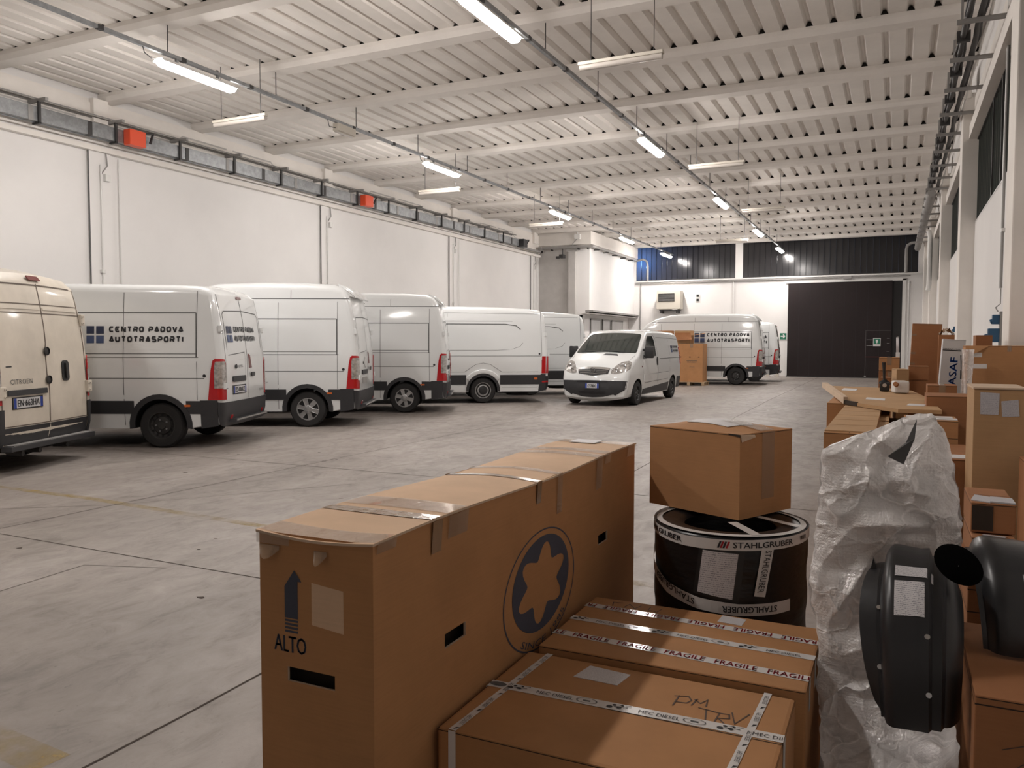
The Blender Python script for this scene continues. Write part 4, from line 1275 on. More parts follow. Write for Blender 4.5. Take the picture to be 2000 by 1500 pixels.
# end wall fittings
h = empty('unit_heater', (-10.6, YF - .35, 3.35), 0, 'cream box-shaped air heater with dark grille, hung on the end wall', 'heater')
m = MB(); m.bx(-.62, .62, -.3, .3, .0, .95, CREAMPL); m.build('casing', h, bevel=.02)
m = MB(); m.bx(-.52, .32, -.33, -.3, .40, .80, DOORK)
for k in range(6): m.bx(-.50, .30, -.34, -.33, .43 + .06 * k, .445 + .06 * k, GREYPOLE)
m.build('outlet_grille', h)
m = MB(); m.bx(-.5, .5, -.2, .35, -.06, -.01, DARKMETAL); m.bx(-.45, -.38, -.2, .35, -.2, -.06, DARKMETAL); m.bx(.38, .45, -.2, .35, -.2, -.06, DARKMETAL); m.build('bracket', h)
m = MB(); m.bx(.18, .46, -.28, -.02, -.04, .06, WHITEPL); m.build('vent_cowl', h)
o = MB().bx(-9.34, -9.14, YF - .03, YF, 3.72, 4.12, WHITEPL).build('wall_switch'); tag(o, 'small white switch plate with two dark squares, right of the air heater', 'switch')
m = MB(); 
for z in (3.98, 3.76): m.bx(-9.30, -9.18, YF - .05, YF - .03, z, z + .12, DOORK)
m.build('rocker', o)
m = MB(); m.tube([(-12.35, YF - .1, 5.95), (-12.1, YF - .12, 6.0), (-11.9, YF - .12, 5.88), (-11.85, YF - .12, 5.6), (-11.85, YF - .12, 4.86)], .06, GREYPOLE, 10)
tag(m.build('pipe', smooth=50), 'grey bent pipe dropping in front of the blue end of the high windows', 'pipe')
m = MB(); m.tube([(.72, YF - .2, 6.2), (.5, YF - .15, 6.2), (.34, YF - .12, 6.1), (.3, YF - .12, 5.9), (.3, YF - .12, 4.86)], .07, GREYPOLE, 10)
tag(m.build('pipe', smooth=50), 'grey bent pipe at the right end of the high windows', 'pipe')
for x, z0, z1, lab in ((-12.25, 0, 4.75, 'thin conduit on the end wall left of the air heater'), (-7.45, 0, 4.75, 'thin conduit on the end wall under the window pillar'), (.45, 0, 4.5, 'thin conduit on the end wall right of the dark door')):
    m = MB(); m.tube([(x, YF - .04, z0), (x, YF - .04, z1)], .025, WHITEPL if x > -8 else GREYPOLE, 8)
    tag(m.build('conduit', smooth=50), lab, 'conduit')
m = MB(); m.bx(-2.35, -2.0, YF - .14, YF - .05, 4.66, 4.80, GREYPOLE); tag(m.build('cable_box'), 'small grey box above the dark sliding door', 'junction box')
m = MB()
for x, s in ((-5.35, .18), (-5.12, .14), (-4.98, .12)): pass
m.bx(-5.75, -5.6, YF - .5, YF - .35, 0, .28, CREAMPL); m.bx(-5.5, -5.38, YF - .5, YF - .38, 0, .34, WHITEPL); m.bx(-5.3, -5.16, YF - .5, YF - .38, 0, .3, CREAMPL)
tag(m.build('kerb_stone'), 'low pale blocks on the floor under the farthest van, left of the dark door', 'block')

# right wall: columns, low panels, high windows, beams
col_r = [1.6 + 7.4 * k for k in range(-1, 6)]
wr = MB(); wr.bx(XR, XR + .25, YB, YF + .3, 0, 3.74, WHITE_WALL); wr.bx(XR, XR + .25, YB, YF + .3, 5.42, 7.1, WHITE_WALL)
struct('wall_right', wr)
m = MB(); m.bx(XR - .13, XR + .1, YB, YF, 5.20, 5.42, WHITE_CEIL); m.bx(XR - .06, XR, YB, YF, 5.42, 5.9, WHITE_CEIL); struct('trim_36', m)
for i, y in enumerate(col_r):
    m = MB(); m.bx(XC, XR + .1, y, y + .55, 0, 6.0, WHITE_CEIL); m.bx(XC - .03, XC + .12, y - .04, y + .59, 5.9, 6.45, WHITE_CEIL)
    struct('trim_%d' % (37 + i), m, bevel=.015)
    channel_glass('window_%d' % (6 + i), y + .55, y + 7.4, 3.76, 5.18, XR + .02, UGLASS_S, 'y')
for i, y in enumerate(col_r):
    m = MB(); m.tube([(XR - .06, y + 2.5, 2.3), (XR - .06, y + 2.5, 5.5)], .016, GREYPOLE, 8); m.tube([(XR - .06, y + 2.58, 2.3), (XR - .05, y + 2.58, 6.0)], .02, WHITEPL, 8)
    m.box((XR - .05, y + 2.54, 3.0), (.05, .16, .04), WHITEPL)
    tag(m.build('conduit_drop', smooth=50), 'pair of thin pipes on the right wall beside pillar %s' % ['behind the camera', 'next to the camera', 'one, the nearest seen', 'two', 'three', 'four', 'five'][i], 'conduit', 'conduits on the right wall')
def sockets(y, z, lab):
    r = empty('socket_panel', (XR - .02, y, z), 0, lab, 'socket')
    r.scale = (.62, .62, .62)
    MB().bx(-.03, .02, -.11, .11, -.42, .42, GREYPOLE).build('backplate', r)
    for zz, s in ((.26, .8), (-.06, 1.15)):
        m = MB(); m.bx(-.20 * s, -.03, -.085 * s, .085 * s, zz - .12 * s, zz + .12 * s, SOCKET); m.tube([(-.13 * s, 0, zz - .02), (-.24 * s, 0, zz - .05)], .06 * s, SOCKET, 14)
        m.build('socket', r, bevel=.01)
    m = MB(); m.tube([(-.06, .0, .42), (-.1, .05, .5), (-.02, .04, .58), (-.02, .03, .9)], .012, GREYPOLE, 6); m.build('cable', r, smooth=50)
sockets(11.75, 1.76, 'blue industrial sockets on grey plate, right wall beside the nearest white pillar')
sockets(19.5, 1.76, 'blue industrial sockets on the right wall, half hidden behind the white MASAF carton')

# ------------------------------------------------------------------ lamp rows
def lamp_row(x, lab):
    r = empty('lighting_track', (x, 0, 6.13), 0, lab, 'lighting track', 'lighting tracks')
    m = MB(); m.bx(-.03, .03, YB + .2, 41.2, -.02, .035, GALV)
    y = YB + .6
    while y < 41: m.bx(-.036, .036, y, y + .09, -.026, .04, DARKMETAL); y += 1.5
    m.build('channel', r)
    for y in ys:
        if y > 41 or y < YB: continue
        m = MB(); m.tube([(0, y + .1, .03), (0, y + .1, ZC - 6.13 - .16)], .008, DARKMETAL, 6); m.build('hanger_rod', r)
    return r
lamp_row(-10.45, 'dark suspended track carrying the left row of lit tube lamps')
lamp_row(-5.05, 'dark suspended track carrying the right row of lit tube lamps')
def make_lamp():
    r = empty('ceiling_lamp', (0, 0, 5.93), 0, 'x', 'ceiling lamp')
    L = .82
    def prof(k, z0): 
        pts = []
        for i in range(13):
            a = PI * i / 12
            pts.append((.105 * k * math.cos(a), z0 - .095 * k * math.sin(a)))
        return pts
    st = [(-L, .25), (-L + .03, .7), (-L + .10, 1), (L - .10, 1), (L - .03, .7), (L, .25)]
    vs = []; fs = []
    for y, k in st:
        for a, b in prof(k, 0): vs.append((a, y, b))
    for i in range(5):
        for j in range(12): fs.append((i * 13 + j, i * 13 + j + 1, (i + 1) * 13 + j + 1, (i + 1) * 13 + j))
    fs += [tuple(range(13)), tuple(65 + j for j in range(13))]
    m = MB(); m.add(vs, fs, LIT); m.build('diffuser', r, smooth=50)
    m = MB(); m.bx(-.08, .08, -L + .04, L - .04, .0, .035, WHITEPL); m.bx(-.112, -.106, -L + .03, L - .03, -.022, .006, WHITEPL); m.bx(.106, .112, -L + .03, L - .03, -.022, .006, WHITEPL); m.bx(-.112, .112, -L + .03, L - .03, .0, .006, WHITEPL); m.build('housing', r, bevel=.008)
    m = MB(); m.bx(-.02, .02, -.45, -.41, .03, .11, GALV); m.bx(-.02, .02, .41, .45, .03, .11, GALV); m.build('clip', r)
    m = MB(); m.tube([(0, -L + .02, .01), (0, -L - .08, -.02), (.0, -L - .22, .03), (0, -L - .25, .12)], .008, DARKMETAL, 6); m.build('cable', r, smooth=50)
    return r
L0 = make_lamp()
ordn = ['nearest seen', 'second', 'third', 'fourth', 'farthest']
first = True
for x, side in ((-10.45, 'left'), (-5.05, 'right')):
    for k, y in enumerate((2.15, 9.95, 17.85, 25.8, 33.3, 39.8)):
        o = L0 if first else copy_tree(L0)
        first = False
        o.location = (x, y, 6.0)
        o['label'] = ('lit white tube lamp on the %s track, %s' % (side, ordn[k - 1])) if k > 0 else 'lit tube lamp on the %s track, out of view above the nearest cartons' % side
        o['group'] = 'lit lamps on the %s track' % side
# old unlit battens, across the hall
def make_batten():
    r = empty('batten_lamp', (0, 0, 0), 0, 'x', 'ceiling lamp')
    m = MB(); m.bx(-.64, .64, -.05, .05, 0, .05, CREAMPL); m.build('housing', r, bevel=.01)
    m = MB(); m.tube([(-.62, 0, -.03), (.62, 0, -.03)], .045, TUBE_OFF, 12); m.build('tube_cover', r, smooth=50)
    for x in (-.45, .5):
        m = MB(); m.tube([(x, 0, .05), (x, 0, 1.03)], .006, DARKMETAL, 6); m.build('hanger_rod', r)
    return r
b0 = make_batten()
bl = [(-3.72, 11.45), (-3.85, 19.0), (-3.8, 25.9), (-6.05, 33.1), (-11.05, 11.5), (-11.25, 19.05), (-11.05, 25.95), (-3.75, 33.0)]
bn = ['right of the right track, nearest', 'right of the right track, second', 'right of the right track, third', 'in front of the end window pillar', 'left of the left track, nearest', 'left of the left track, second', 'left of the left track, farthest', 'right of the right track, fourth']
for i, (x, y) in enumerate(bl[:7]):
    o = b0 if i == 0 else copy_tree(b0)
    o.location = (x, y, 5.72)
    o['label'] = 'unlit old tube fitting hung crosswise, %s' % bn[i]
    o['group'] = 'unlit crosswise tube fittings'
m = MB(); m.bx(-10.52, -10.38, 13.55, 14.15, 5.95, 6.10, CREAMPL); m.bx(-10.50, -10.40, 13.57, 14.13, 5.92, 5.95, TUBE_OFF)
o = m.build('emergency_lamp', bevel=.01); tag(o, 'small yellowed emergency light on the left track between two lit lamps', 'emergency light')
m = MB(); m.tube([(-10.45, 13.56, 6.0), (-10.45, 13.35, 5.98), (-10.45, 13.3, 6.11)], .008, DARKMETAL, 6); m.build('cable', o)

# ------------------------------------------------------------------ busbar on the left wall
xb = XL + .32
r = empty('busbar_trunking', (xb, 0, 5.78), 0, 'long grey metal busbar duct high along the left wall', 'busbar')
m = MB()
m.bx(-.06, .06, YB, 31.6, .0, .26, GALV)
m.bx(-.075, -.06, YB, 31.6, -.015, .0, GALV); m.bx(-.065, .065, YB, 31.6, .26, .27, GALV)
m.build('duct', r)
y = -7.3; k = 0
while y < 31.4:
    m = MB(); m.bx(-.068, .068, y, y + .10, -.008, .268, DARKMETAL if k % 2 else GREYPOLE); m.build('joint_cover', r)
    y += 1.23; k += 1
y = 8.2
m0 = None
for k in range(-8, 14):
    y = 10.1 + 1.66 * k
    if y > 31.4: break
    m = MB(); m.bx(-.32, .30, y, y + .06, .36, .42, GREYPOLE); m.bx(.06, .10, y, y + .05, -.03, .38, DARKMETAL); m.bx(-.1, .10, y, y + .05, -.05, -.015, DARKMETAL)
    m.build('bracket', r)
m = MB()
for dx_, dz in ((-.18, .43), (-.12, .44), (.02, .43)): m.tube([(dx_, YB, dz), (dx_, 31.4, dz)], .014, GREYPOLE, 6)
m.build('cable', r, smooth=50)
for y, n_, lab, mt in ((12.15, 'tap_off_box', 'orange red tap-off box on the busbar, nearer of the two', ORANGE), (20.42, 'tap_off_box', 'orange red tap-off box on the busbar, farther of the two', ORANGE), (31.82, 'end_feed_box', 'dark grey end box where the busbar stops near the corner', BUMPER)):
    m = MB(); m.bx(xb + (.068 if n_ == 'tap_off_box' else -.06), xb + .27, y - .18, y + .22, 5.74, 6.07, mt); o = m.build(n_, bevel=.02)
    tag(o, lab, 'electrical box')
    m = MB(); m.tube([(xb + .2, y + .2, 6.05), (xb + .24, y + .42, 6.08), (xb + .12, y + .45, 5.9)], .03, DARKMETAL, 8); m.build('cable', o, smooth=50)
    m = MB(); m.bx(xb + .26, xb + .265, y - .02, y + .04, 5.86, 5.92, YELLOW); m.build('mark', o)
# tray round the block
m = MB()
m.bx(xb - .1, xb + .05, 32.1, 34.2, 5.72, 5.80, GREYPOLE); m.bx(xb, -12.35, 34.12, 34.26, 5.88, 5.98, GREYPOLE); m.bx(-12.44, -12.30, 34.2, 41.3, 5.88, 5.96, GREYPOLE)
m.bx(xb - .1, xb + .05, 34.0, 34.26, 5.72, 5.98, GREYPOLE)
o = m.build('cable_tray'); tag(o, 'thin grey cable tray turning round the white corner block', 'cable tray')
for p_ in [(-14.3, 34.28), (-13.0, 34.28), (-12.55, 34.28)]:
    MB().bx(p_[0] - .03, p_[0] + .03, p_[1] - .1, p_[1] + .08, 5.80, 5.87, DARKMETAL).build('bracket', o)
for k in range(5): MB().bx(-12.55, -12.28, 35.0 + 1.3 * k, 35.06 + 1.3 * k, 5.82, 5.87, DARKMETAL).build('bracket', o)
m = MB(); m.bx(-13.85, -13.65, 34.0, 34.3, 5.45, 5.6, DARKMETAL); m.tube([(-13.75, 34.2, 5.6), (-13.75, 34.2, 5.88)], .02, DARKMETAL, 6); m.bx(-13.98, -13.83, 33.95, 34.1, 5.42, 5.52, DARKMETAL)
tag(m.build('camera_bracket'), 'small dark device under the tray left of the grey column', 'device')
m = MB(); m.bx(-13.2, -12.95, 34.22, 34.36, 6.28, 6.5, WHITEPL); m.tube([(-13.08, 34.3, 6.5), (-13.08, 34.3, 6.62)], .03, WHITEPL, 6); m.tube([(-13.1, 34.3, 6.3), (-13.3, 34.3, 6.1), (-13.35, 34.3, 5.95)], .02, GREYPOLE, 6)
tag(m.build('alarm_box', smooth=40), 'small white box on the corner beam above the grey column', 'electrical box')

# ------------------------------------------------------------------ cable trays on the right
r = empty('cable_tray', (0, 0, 5.56), 0, 'pair of dark cable runs on long brackets high on the right wall', 'cable tray')
k = 0
for k in range(-6, 17):
    y = 11.55 + 1.5 * k if k < 17 else 0
    m = MB(); m.bx(.58, XR - .05, y, y + .06, .0, .05, GREYPOLE); m.bx(.62, .65, y, y + .04, .05, .30, GREYPOLE)
    m.build('bracket', r)
def wob(x, z, a, rr, y0=YB, y1=36.0, st=.55):
    pts = []; y = y0
    random.seed(int(x * 1000))
    while y < y1:
        pts.append((x + random.uniform(-a, a), y, z + random.uniform(-a, a) * .6)); y += st
    return pts
for x, z, a, rr in ((.70, .085, .014, .035), (.74, .12, .02, .022), (.66, .10, .02, .018), (.84, .085, .012, .035), (.88, .11, .02, .022), (.93, .07, .006, .016)):
    m = MB(); m.tube(wob(x, z, a, rr, y1=24.2), rr, DARKMETAL if rr != .016 else WHITEPL, 7); m.build('cable_bundle', r, smooth=60)
for k in range(-4, 9):
    y = 12.3 + 1.5 * k
    MB().bx(.62, .78, y, y + .07, .02, .16, DARKMETAL).build('clamp', r)
m = MB(); m.tube([(.74, 24.2, 5.6), (.74, 24.6, 5.62), (.74, 40.8, 5.9)], [.10, .13, .13], GREYPOLE, 14)
tag(m.build('round_duct', smooth=50), 'fat grey round duct running on to the end wall, high on the right', 'duct')
m = MB(); m.tube([(.9, 24.4, 5.6), (1.0, 24.3, 5.2), (1.02, 24.3, 2.2)], .05, WHITEPL, 10); m.tube([(.88, 30.6, 5.4), (.93, 30.6, 5.2), (.93, 30.6, 3.6), (.9, 30.6, 3.4)], .08, WHITEPL, 10)
tag(m.build('down_pipe', smooth=50), 'white pipes dropping on the far right wall beyond the third pillar', 'pipe')

# ------------------------------------------------------------------ floor joints and paint
m = MB()
fl = lambda u, v, off: (u, v, off)
ribbon(m, [(-2.72, YB), (-2.76, 2.5), (-2.98, 10.5), (-3.15, 18), (-3.25, 24), (-3.34, YF)], .013, fl, .0015, DARKHOLE)
for y, w in ((4.2, .011), (8.32, .012), (12.5, .012), (16.6, .012), (20.8, .015), (24.9, .015), (29, .015), (33.2, .018)):
    ribbon(m, [(XL, y + .06), (-6.9, y + .04), (-3.9, y), (XR, y - .1)], w, fl, .0015, DARKHOLE)
for x in (-6.9, -10.9, .9): ribbon(m, [(x, YB), (x - .2, 18), (x - .4, YF)], .009, fl, .0015, DARKHOLE)
ribbon(m, [(-8.2, 4.6), (-7.0, 5.5), (-5.6, 7.5)], .006, fl, .0015, DARKHOLE)
ribbon(m, [(-5.23, 3.24), (-5.3, 3.9), (-4.7, 4.1)], .006, fl, .0015, DARKHOLE)
struct('trim_50', m, recalc=False)
random.seed(5)
m = MB()
for k in range(70):
    x, y = random.uniform(-9, -2.0), random.uniform(2.0, 16); a = random.uniform(.008, .03)
    m.add([(x + a * math.cos(q) * random.uniform(.6, 1.6), y + a * math.sin(q) * random.uniform(.4, 1), .0016) for q in [PI * j / 4 for j in range(8)]], [tuple(range(8))], DARKHOLE if k % 3 else SEAMD)
o = m.build('floor_chip', recalc=False); tag(o, 'small dark chips and specks scattered on the concrete floor', 'floor marks', kind='stuff')
def yline(pts, w, lab):
    m = MB(); ribbon(m, pts, w, fl, .0011, YELLOW); o = m.build('floor_line', recalc=False); tag(o, lab, 'floor line', 'worn yellow floor lines')
yline([(-9.5, 5.62), (-7.6, 5.62), (-5.0, 5.42), (-1.2, 5.2)], .11, 'worn faint yellow line across the floor past the big upright carton')
yline([(-4.0, 2.05), (-2.9, 1.97)], .16, 'worn yellow line at the bottom left of the picture')

# ------------------------------------------------------------------ cartons
def wall_map(axis, c, sg):
    """surface map on a vertical face: axis 'y' face at y=c (u = x), axis 'x' face at x=c (u = y)"""
    if axis == 'y': return lambda u, v, off: (u, c + sg * off, v)
    return lambda u, v, off: (c + sg * off, u, v)
def top_map(c): return lambda u, v, off: (u, v, c + off)

def carton(w, d, h, loc, rz, label, group=None, mat=None, name='carton', seam='x', sag=0.0, tape=None, open_top=False, bevel=.004, cat='box', lines=()):
    """a closed box standing on its base; local x = width, y = depth. The flap joint runs along `seam`"""
    mat = mat or CARD
    m = MB()
    nu = 10
    vs = []
    def top(u, v):
        x = (u - .5) * w; y = (v - .5) * d
        return (x, y, h + sag * math.sin(PI * u) * math.sin(PI * v))
    if sag:
        m.grid(nu, nu, top, mat)
        for pl in ([(-w / 2, -d / 2), (w / 2, -d / 2)], [(w / 2, -d / 2), (w / 2, d / 2)], [(w / 2, d / 2), (-w / 2, d / 2)], [(-w / 2, d / 2), (-w / 2, -d / 2)]):
            a, b = pl
            m.add([(a[0], a[1], 0), (b[0], b[1], 0), (b[0], b[1], h), (a[0], a[1], h)], [(0, 1, 2, 3)], mat)
    else:
        m.bx(-w / 2, w / 2, -d / 2, d / 2, 0, h, mat)
    o = m.build(name, bevel=0 if sag else bevel, weld=bool(sag))
    o.location = loc; o.rotation_euler = (0, 0, rz)
    tag(o, label, cat, group)
    s = MB()
    T = top_map(h)
    g = .004
    if not sag:
        if seam == 'x': ribbon(s, [(-w / 2, 0), (w / 2, 0)], g, T, .0008, DARKHOLE)
        else: ribbon(s, [(0, -d / 2), (0, d / 2)], g, T, .0008, DARKHOLE)
    for z in lines:
        ribbon(s, [(-w / 2, z), (w / 2, z)], .004, wall_map('y', -d / 2, -1), .0008, DARKHOLE)
        ribbon(s, [(-d / 2, z), (d / 2, z)], .004, wall_map('x', -w / 2, -1), .0008, DARKHOLE)
    # flap edge just below the rim
    for a_, c_, l_ in (('y', -d / 2, w / 2), ('x', -w / 2, d / 2), ('x', w / 2, d / 2)):
        ribbon(s, [(-l_ * .995, h - .006), (l_ * .995, h - .006)], .0025, wall_map(a_, c_, -1 if c_ < 0 else 1), .0008, DARKHOLE)
    s.build('flap_joint', o, recalc=False)
    if tape:
        t = MB()
        tw = .05
        if seam == 'x': pts = [(-w / 2, 0), (w / 2, 0)]
        else: pts = [(0, -d / 2), (0, d / 2)]
        if not sag: ribbon(t, pts, tw, T, .0018, tape)
        if seam == 'x':
            for sg in (-1, 1): patch(t, rect(-tw / 2, tw / 2, h - .09, h), wall_map('x', sg * w / 2, sg), .0018, tape, skirt=0)
        else:
            patch(t, rect(-tw / 2, tw / 2, h - .09, h), wall_map('y', -d / 2, -1), .0018, tape, skirt=0)
        t.build('tape', o, recalc=False)
    return o
def sheet(parent, name, poly, mapf, off, mat, label=None):
    m = MB(); patch(m, poly, mapf, off, mat, skirt=off * .9); o = m.build(name, parent)
    if label: o['label'] = label
    return o

# --- the big upright ALTO carton
x0, x1, y0, y1, H = -1.585, -1.205, 1.70, 4.0, 1.10
big = empty('carton', (0, 0, 0), 0, 'largest brown carton standing upright, ALTO arrow on its end, round emblem on its side', 'box')
m = MB()
holes_e = (-1.49, -1.33, .692, .732)
# end face with a slot, long face with two slots: built from strips around the holes
def holed(m, u0, u1, v0, v1, hs, mapf, mat, thick):
    us = sorted({u0, u1} | {q for h in hs for q in h[:2]}); vv = sorted({v0, v1} | {q for h in hs for q in h[2:]})
    for a, b in zip(us, us[1:]):
        for c, d in zip(vv, vv[1:]):
            if any(abs(a - h[0]) < 1e-6 and abs(b - h[1]) < 1e-6 and abs(c - h[2]) < 1e-6 and abs(d - h[3]) < 1e-6 for h in hs): continue
            m.add([mapf(a, c, 0), mapf(b, c, 0), mapf(b, d, 0), mapf(a, d, 0)], [(0, 1, 2, 3)], mat)
    for h in hs:
        q = [(h[0], h[2]), (h[1], h[2]), (h[1], h[3]), (h[0], h[3])]
        for (a, b), (c, d) in zip(q, q[1:] + q[:1]):
            m.add([mapf(a, b, 0), mapf(c, d, 0), mapf(c, d, -thick), mapf(a, b, -thick)], [(0, 1, 2, 3)], CARD_E)
        m.add([mapf(h[0] - .05, h[2] - .05, -.05), mapf(h[1] + .05, h[2] - .05, -.05), mapf(h[1] + .05, h[3] + .05, -.05), mapf(h[0] - .05, h[3] + .05, -.05)], [(0, 1, 2, 3)], DARKHOLE)
E_, S_ = wall_map('y', y0, -1), wall_map('x', x1, 1)
holed(m, x0, x1, 0, H, [holes_e], E_, CARD, .008)
# uneven grid: make the long-side slots share rows
holed(m, y0, y1, 0, H, [(2.065, 2.195, .70, .745)], S_, CARD, .008) if False else None
def long_side(m):
    hs = [(2.065, 2.195, .70, .745), (3.445, 3.575, .70, .745)]
    holed(m, y0, 2.8, 0, H, [hs[0]], S_, CARD, .008); holed(m, 2.8, y1, 0, H, [hs[1]], S_, CARD, .008)
long_side(m)
m.add([(x0, y0, 0), (x0, y1, 0), (x0, y1, H), (x0, y0, H)], [(0, 1, 2, 3)], CARD)
m.add([(x0, y1, 0), (x1, y1, 0), (x1, y1, H), (x0, y1, H)], [(0, 1, 2, 3)], CARD)
m.build('body', big, recalc=False)
m = MB()
def lid(u, v):
    x = x0 - .006 + (x1 - x0 + .012) * u; y = y0 - .008 + (y1 - y0 + .016) * v
    z = H + .004 + .012 * math.sin(PI * v) * math.sin(PI * u) - .012 * (1 - v) ** 6 * math.sin(PI * u) + .006 * math.sin(9 * v)
    return (x, y, z)
m.grid(8, 30, lid, CARD_L);  # lid paler than the sides: glancing highlight put into its colour
m.grid(8, 30, lambda u, v: tuple(Vector(lid(u, v)) - Vector((0, 0, .007))), CARD_E, flip=True)
for v in (0, 1):
    m.grid(8, 1, lambda u, t, v=v: tuple(Vector(lid(u, v)) - Vector((0, 0, .007 * t))), CARD_E)
for u in (0, 1):
    m.grid(1, 30, lambda t, v, u=u: tuple(Vector(lid(u, v)) - Vector((0, 0, .007 * t))), CARD_E)
m.build('lid_flap', big, recalc=False, smooth=30)
LM = lambda u, v, off: tuple(Vector(lid(u, v)) + Vector((0, 0, off)))
V = lambda y: (y - y0) / (y1 - y0)
for ya, yb, mt, nm in ((1.71, 1.80, CTAPE, 'clear_tape'), (1.985, 2.04, TAPEB, 'brown_tape'), (2.08, 2.20, CTAPE, 'clear_tape'), (2.74, 2.78, TAPEB, 'brown_tape'), (2.94, 2.99, CTAPE, 'clear_tape'), (3.40, 3.48, CTAPE, 'clear_tape'), (3.52, 3.60, CTAPE, 'clear_tape'), (3.86, 3.99, CTAPE, 'clear_tape')):
    t = MB(); 
    t.grid(8, 2, lambda u, v: LM(u, V(ya + (yb - ya) * v), .002), mt)
    dep = {1.71: .03, 1.985: .095, 2.08: .07, 2.74: .085, 2.94: .16, 3.40: .14, 3.52: .04, 3.86: .05}[ya]
    t.grid(1, 4, lambda u, v: (x1 + .010 - .007 * v, ya + (yb - ya) * u, H + .002 - dep * v), mt)
    t.grid(1, 2, lambda u, v: (x0 - .010, ya + (yb - ya) * u, H + .002 - .05 * v), mt)
    if ya == 1.71: t.grid(4, 2, lambda u, v: (x0 + .3 * u * (x1 - x0), y0 - .012, H - .03 * v), mt)
    t.build(nm, big, recalc=False, smooth=60)
sheet(big, 'shipping_label', [(-1.50, 3.83), (-1.36, 3.82), (-1.36, 3.95), (-1.50, 3.96)], top_map(H + .015), .003, PRINT, 'white printed label on the lid')
for cx, sx in ((-1.545, 1.0), (-1.37, .6)):              # loose brown tape tongues on the end face
    t = MB(); t.grid(6, 4, lambda u, v: (cx - .035 * sx + .07 * sx * u, y0 - .006 - .022 * math.sin(PI * u) * v, H - .035 - .035 * v * math.sin(PI * (u * .8 + .1))), TAPEB); t.build('loose_tape', big, recalc=False, smooth=60)
# printing on the end: arrow over four bars, ALTO
m = MB()
ax = -1.475
m.add([E_(a, b, .0015) for a, b in ((-1.497, .868), (-1.452, .868), (-1.452, .972), (-1.497, .955), (-1.463, 1.002), (-1.438, .972))], [(0, 1, 2, 3), (3, 2, 5, 4)], NAVYINK)
for z in (.858, .848, .838, .828): patch(m, [(-1.497, z), (-1.452, z), (-1.452, z + .006), (-1.497, z + .006)], E_, .001, NAVYINK, skirt=0)
lettering(m, 'ALTO', -1.535, -1.425, .772, .818, E_, .001, NAVYINK, bold=.0012)
m.build('printed_arrow', big, recalc=False)
sheet(big, 'peeled_patch', [(-1.405, .86), (-1.30, .85), (-1.30, .965), (-1.405, .975)], E_, .0006, CARD_L)
# emblem on the long side: ring, navy disc with six-lobed cut-out, SINCE 1985
cy, cz, ry, rz_ = 2.80, .684, .34, .226
m = MB()
def el(a, k): return (cy + ry * k * math.cos(a), cz + rz_ * k * math.sin(a))
n = 72
vs = []; fs = []
for i in range(n):
    a = 2 * PI * i / n
    for k in (1.0, .975): u, v_ = el(a, k); vs.append(S_(u, v_, .001))
fs = [(2 * i, 2 * i + 1, (2 * i + 3) % (2 * n), (2 * i + 2) % (2 * n)) for i in range(n)]
m.add(vs, fs, NAVYINK)
vs = []
up = .06
for i in range(n):
    a = 2 * PI * i / n
    u, v_ = cy + .005 + ry * .80 * math.cos(a), cz + up * .35 + rz_ * .79 * math.sin(a)
    vs.append(S_(u, v_, .001))
    rr = .545 + .125 * math.cos(6 * (a - .35))
    u, v_ = cy + .005 + ry * rr * math.cos(a), cz + up * .35 + rz_ * rr * math.sin(a)
    vs.append(S_(u, v_, .001))
m.add(vs, fs, NAVYINK)
# curved words
vs_, fs_, asp = text_geo('SINCE 1985')
P_ = []
for a, b in vs_:
    q = R(232 + 84 * a); k = .955 - .125 * b
    k = .83 + .125 * (1 - b) * -1 + .125
    k = .95 - .11 * b
    u, v_ = el(q, k)
    P_.append(S_(u, v_, .0012))
m.add(P_, fs_, NAVYINK)
m.build('printed_emblem', big, recalc=False)

# --- the low carton in front (handwriting on top)
def motif(m, u, v, T, sz, run, off=.0032, umax=9.0):
    if u + sz * 1.1 > umax: return
    """black marks of the maker's tape: three small balls with tails, lettering, oval. run = unit vector of reading along the tape"""
    ru = Vector(run); rv = Vector((-ru.y, ru.x))
    def Q(a, b, o=off):
        p = Vector((u, v)) + ru * a * sz + rv * b * sz
        return T(p.x, p.y, o)
    for a, b, r in ((0, -.15, .20), (.25, .18, .14), (.62, -.08, .17), (.78, .22, .10)):
        m.add([Q(a + r * math.cos(PI * j / 6), b + r * .8 * math.sin(PI * j / 6)) for j in range(12)], [tuple(range(12))], INK)
        m.add([Q(a + .1, b + .05), Q(a + .55, b + .10), Q(a + .5, b + .18)], [(0, 1, 2)], INK)
    vs, fs, _ = text_geo('MEC DIESEL')
    lim = lambda p: p[0] < umax
    P_ = [Q(1.9 + 2.6 * a, -.28 + .42 * b) for a, b in vs]
    m.add(P_, [f for f in fs if all(lim(P_[i]) for i in f)], INK)
    if u + sz * 6.2 > umax: return
    pts = [(5.4 + .72 * math.cos(PI * j / 8), .0 + .36 * math.sin(PI * j / 8)) for j in range(16)]
    for (a, b), (c, d) in zip(pts, pts[1:] + pts[:1]):
        k = .90
        m.add([Q(a, b), Q(c, d), Q(5.4 + (c - 5.4) * k, d * k), Q(5.4 + (a - 5.4) * k, b * k)], [(0, 1, 2, 3)], SEAM)
    m.add([Q(5.15, -.08), Q(5.65, -.08), Q(5.65, .08), Q(5.15, .08)], [(0, 1, 2, 3)], SEAM)

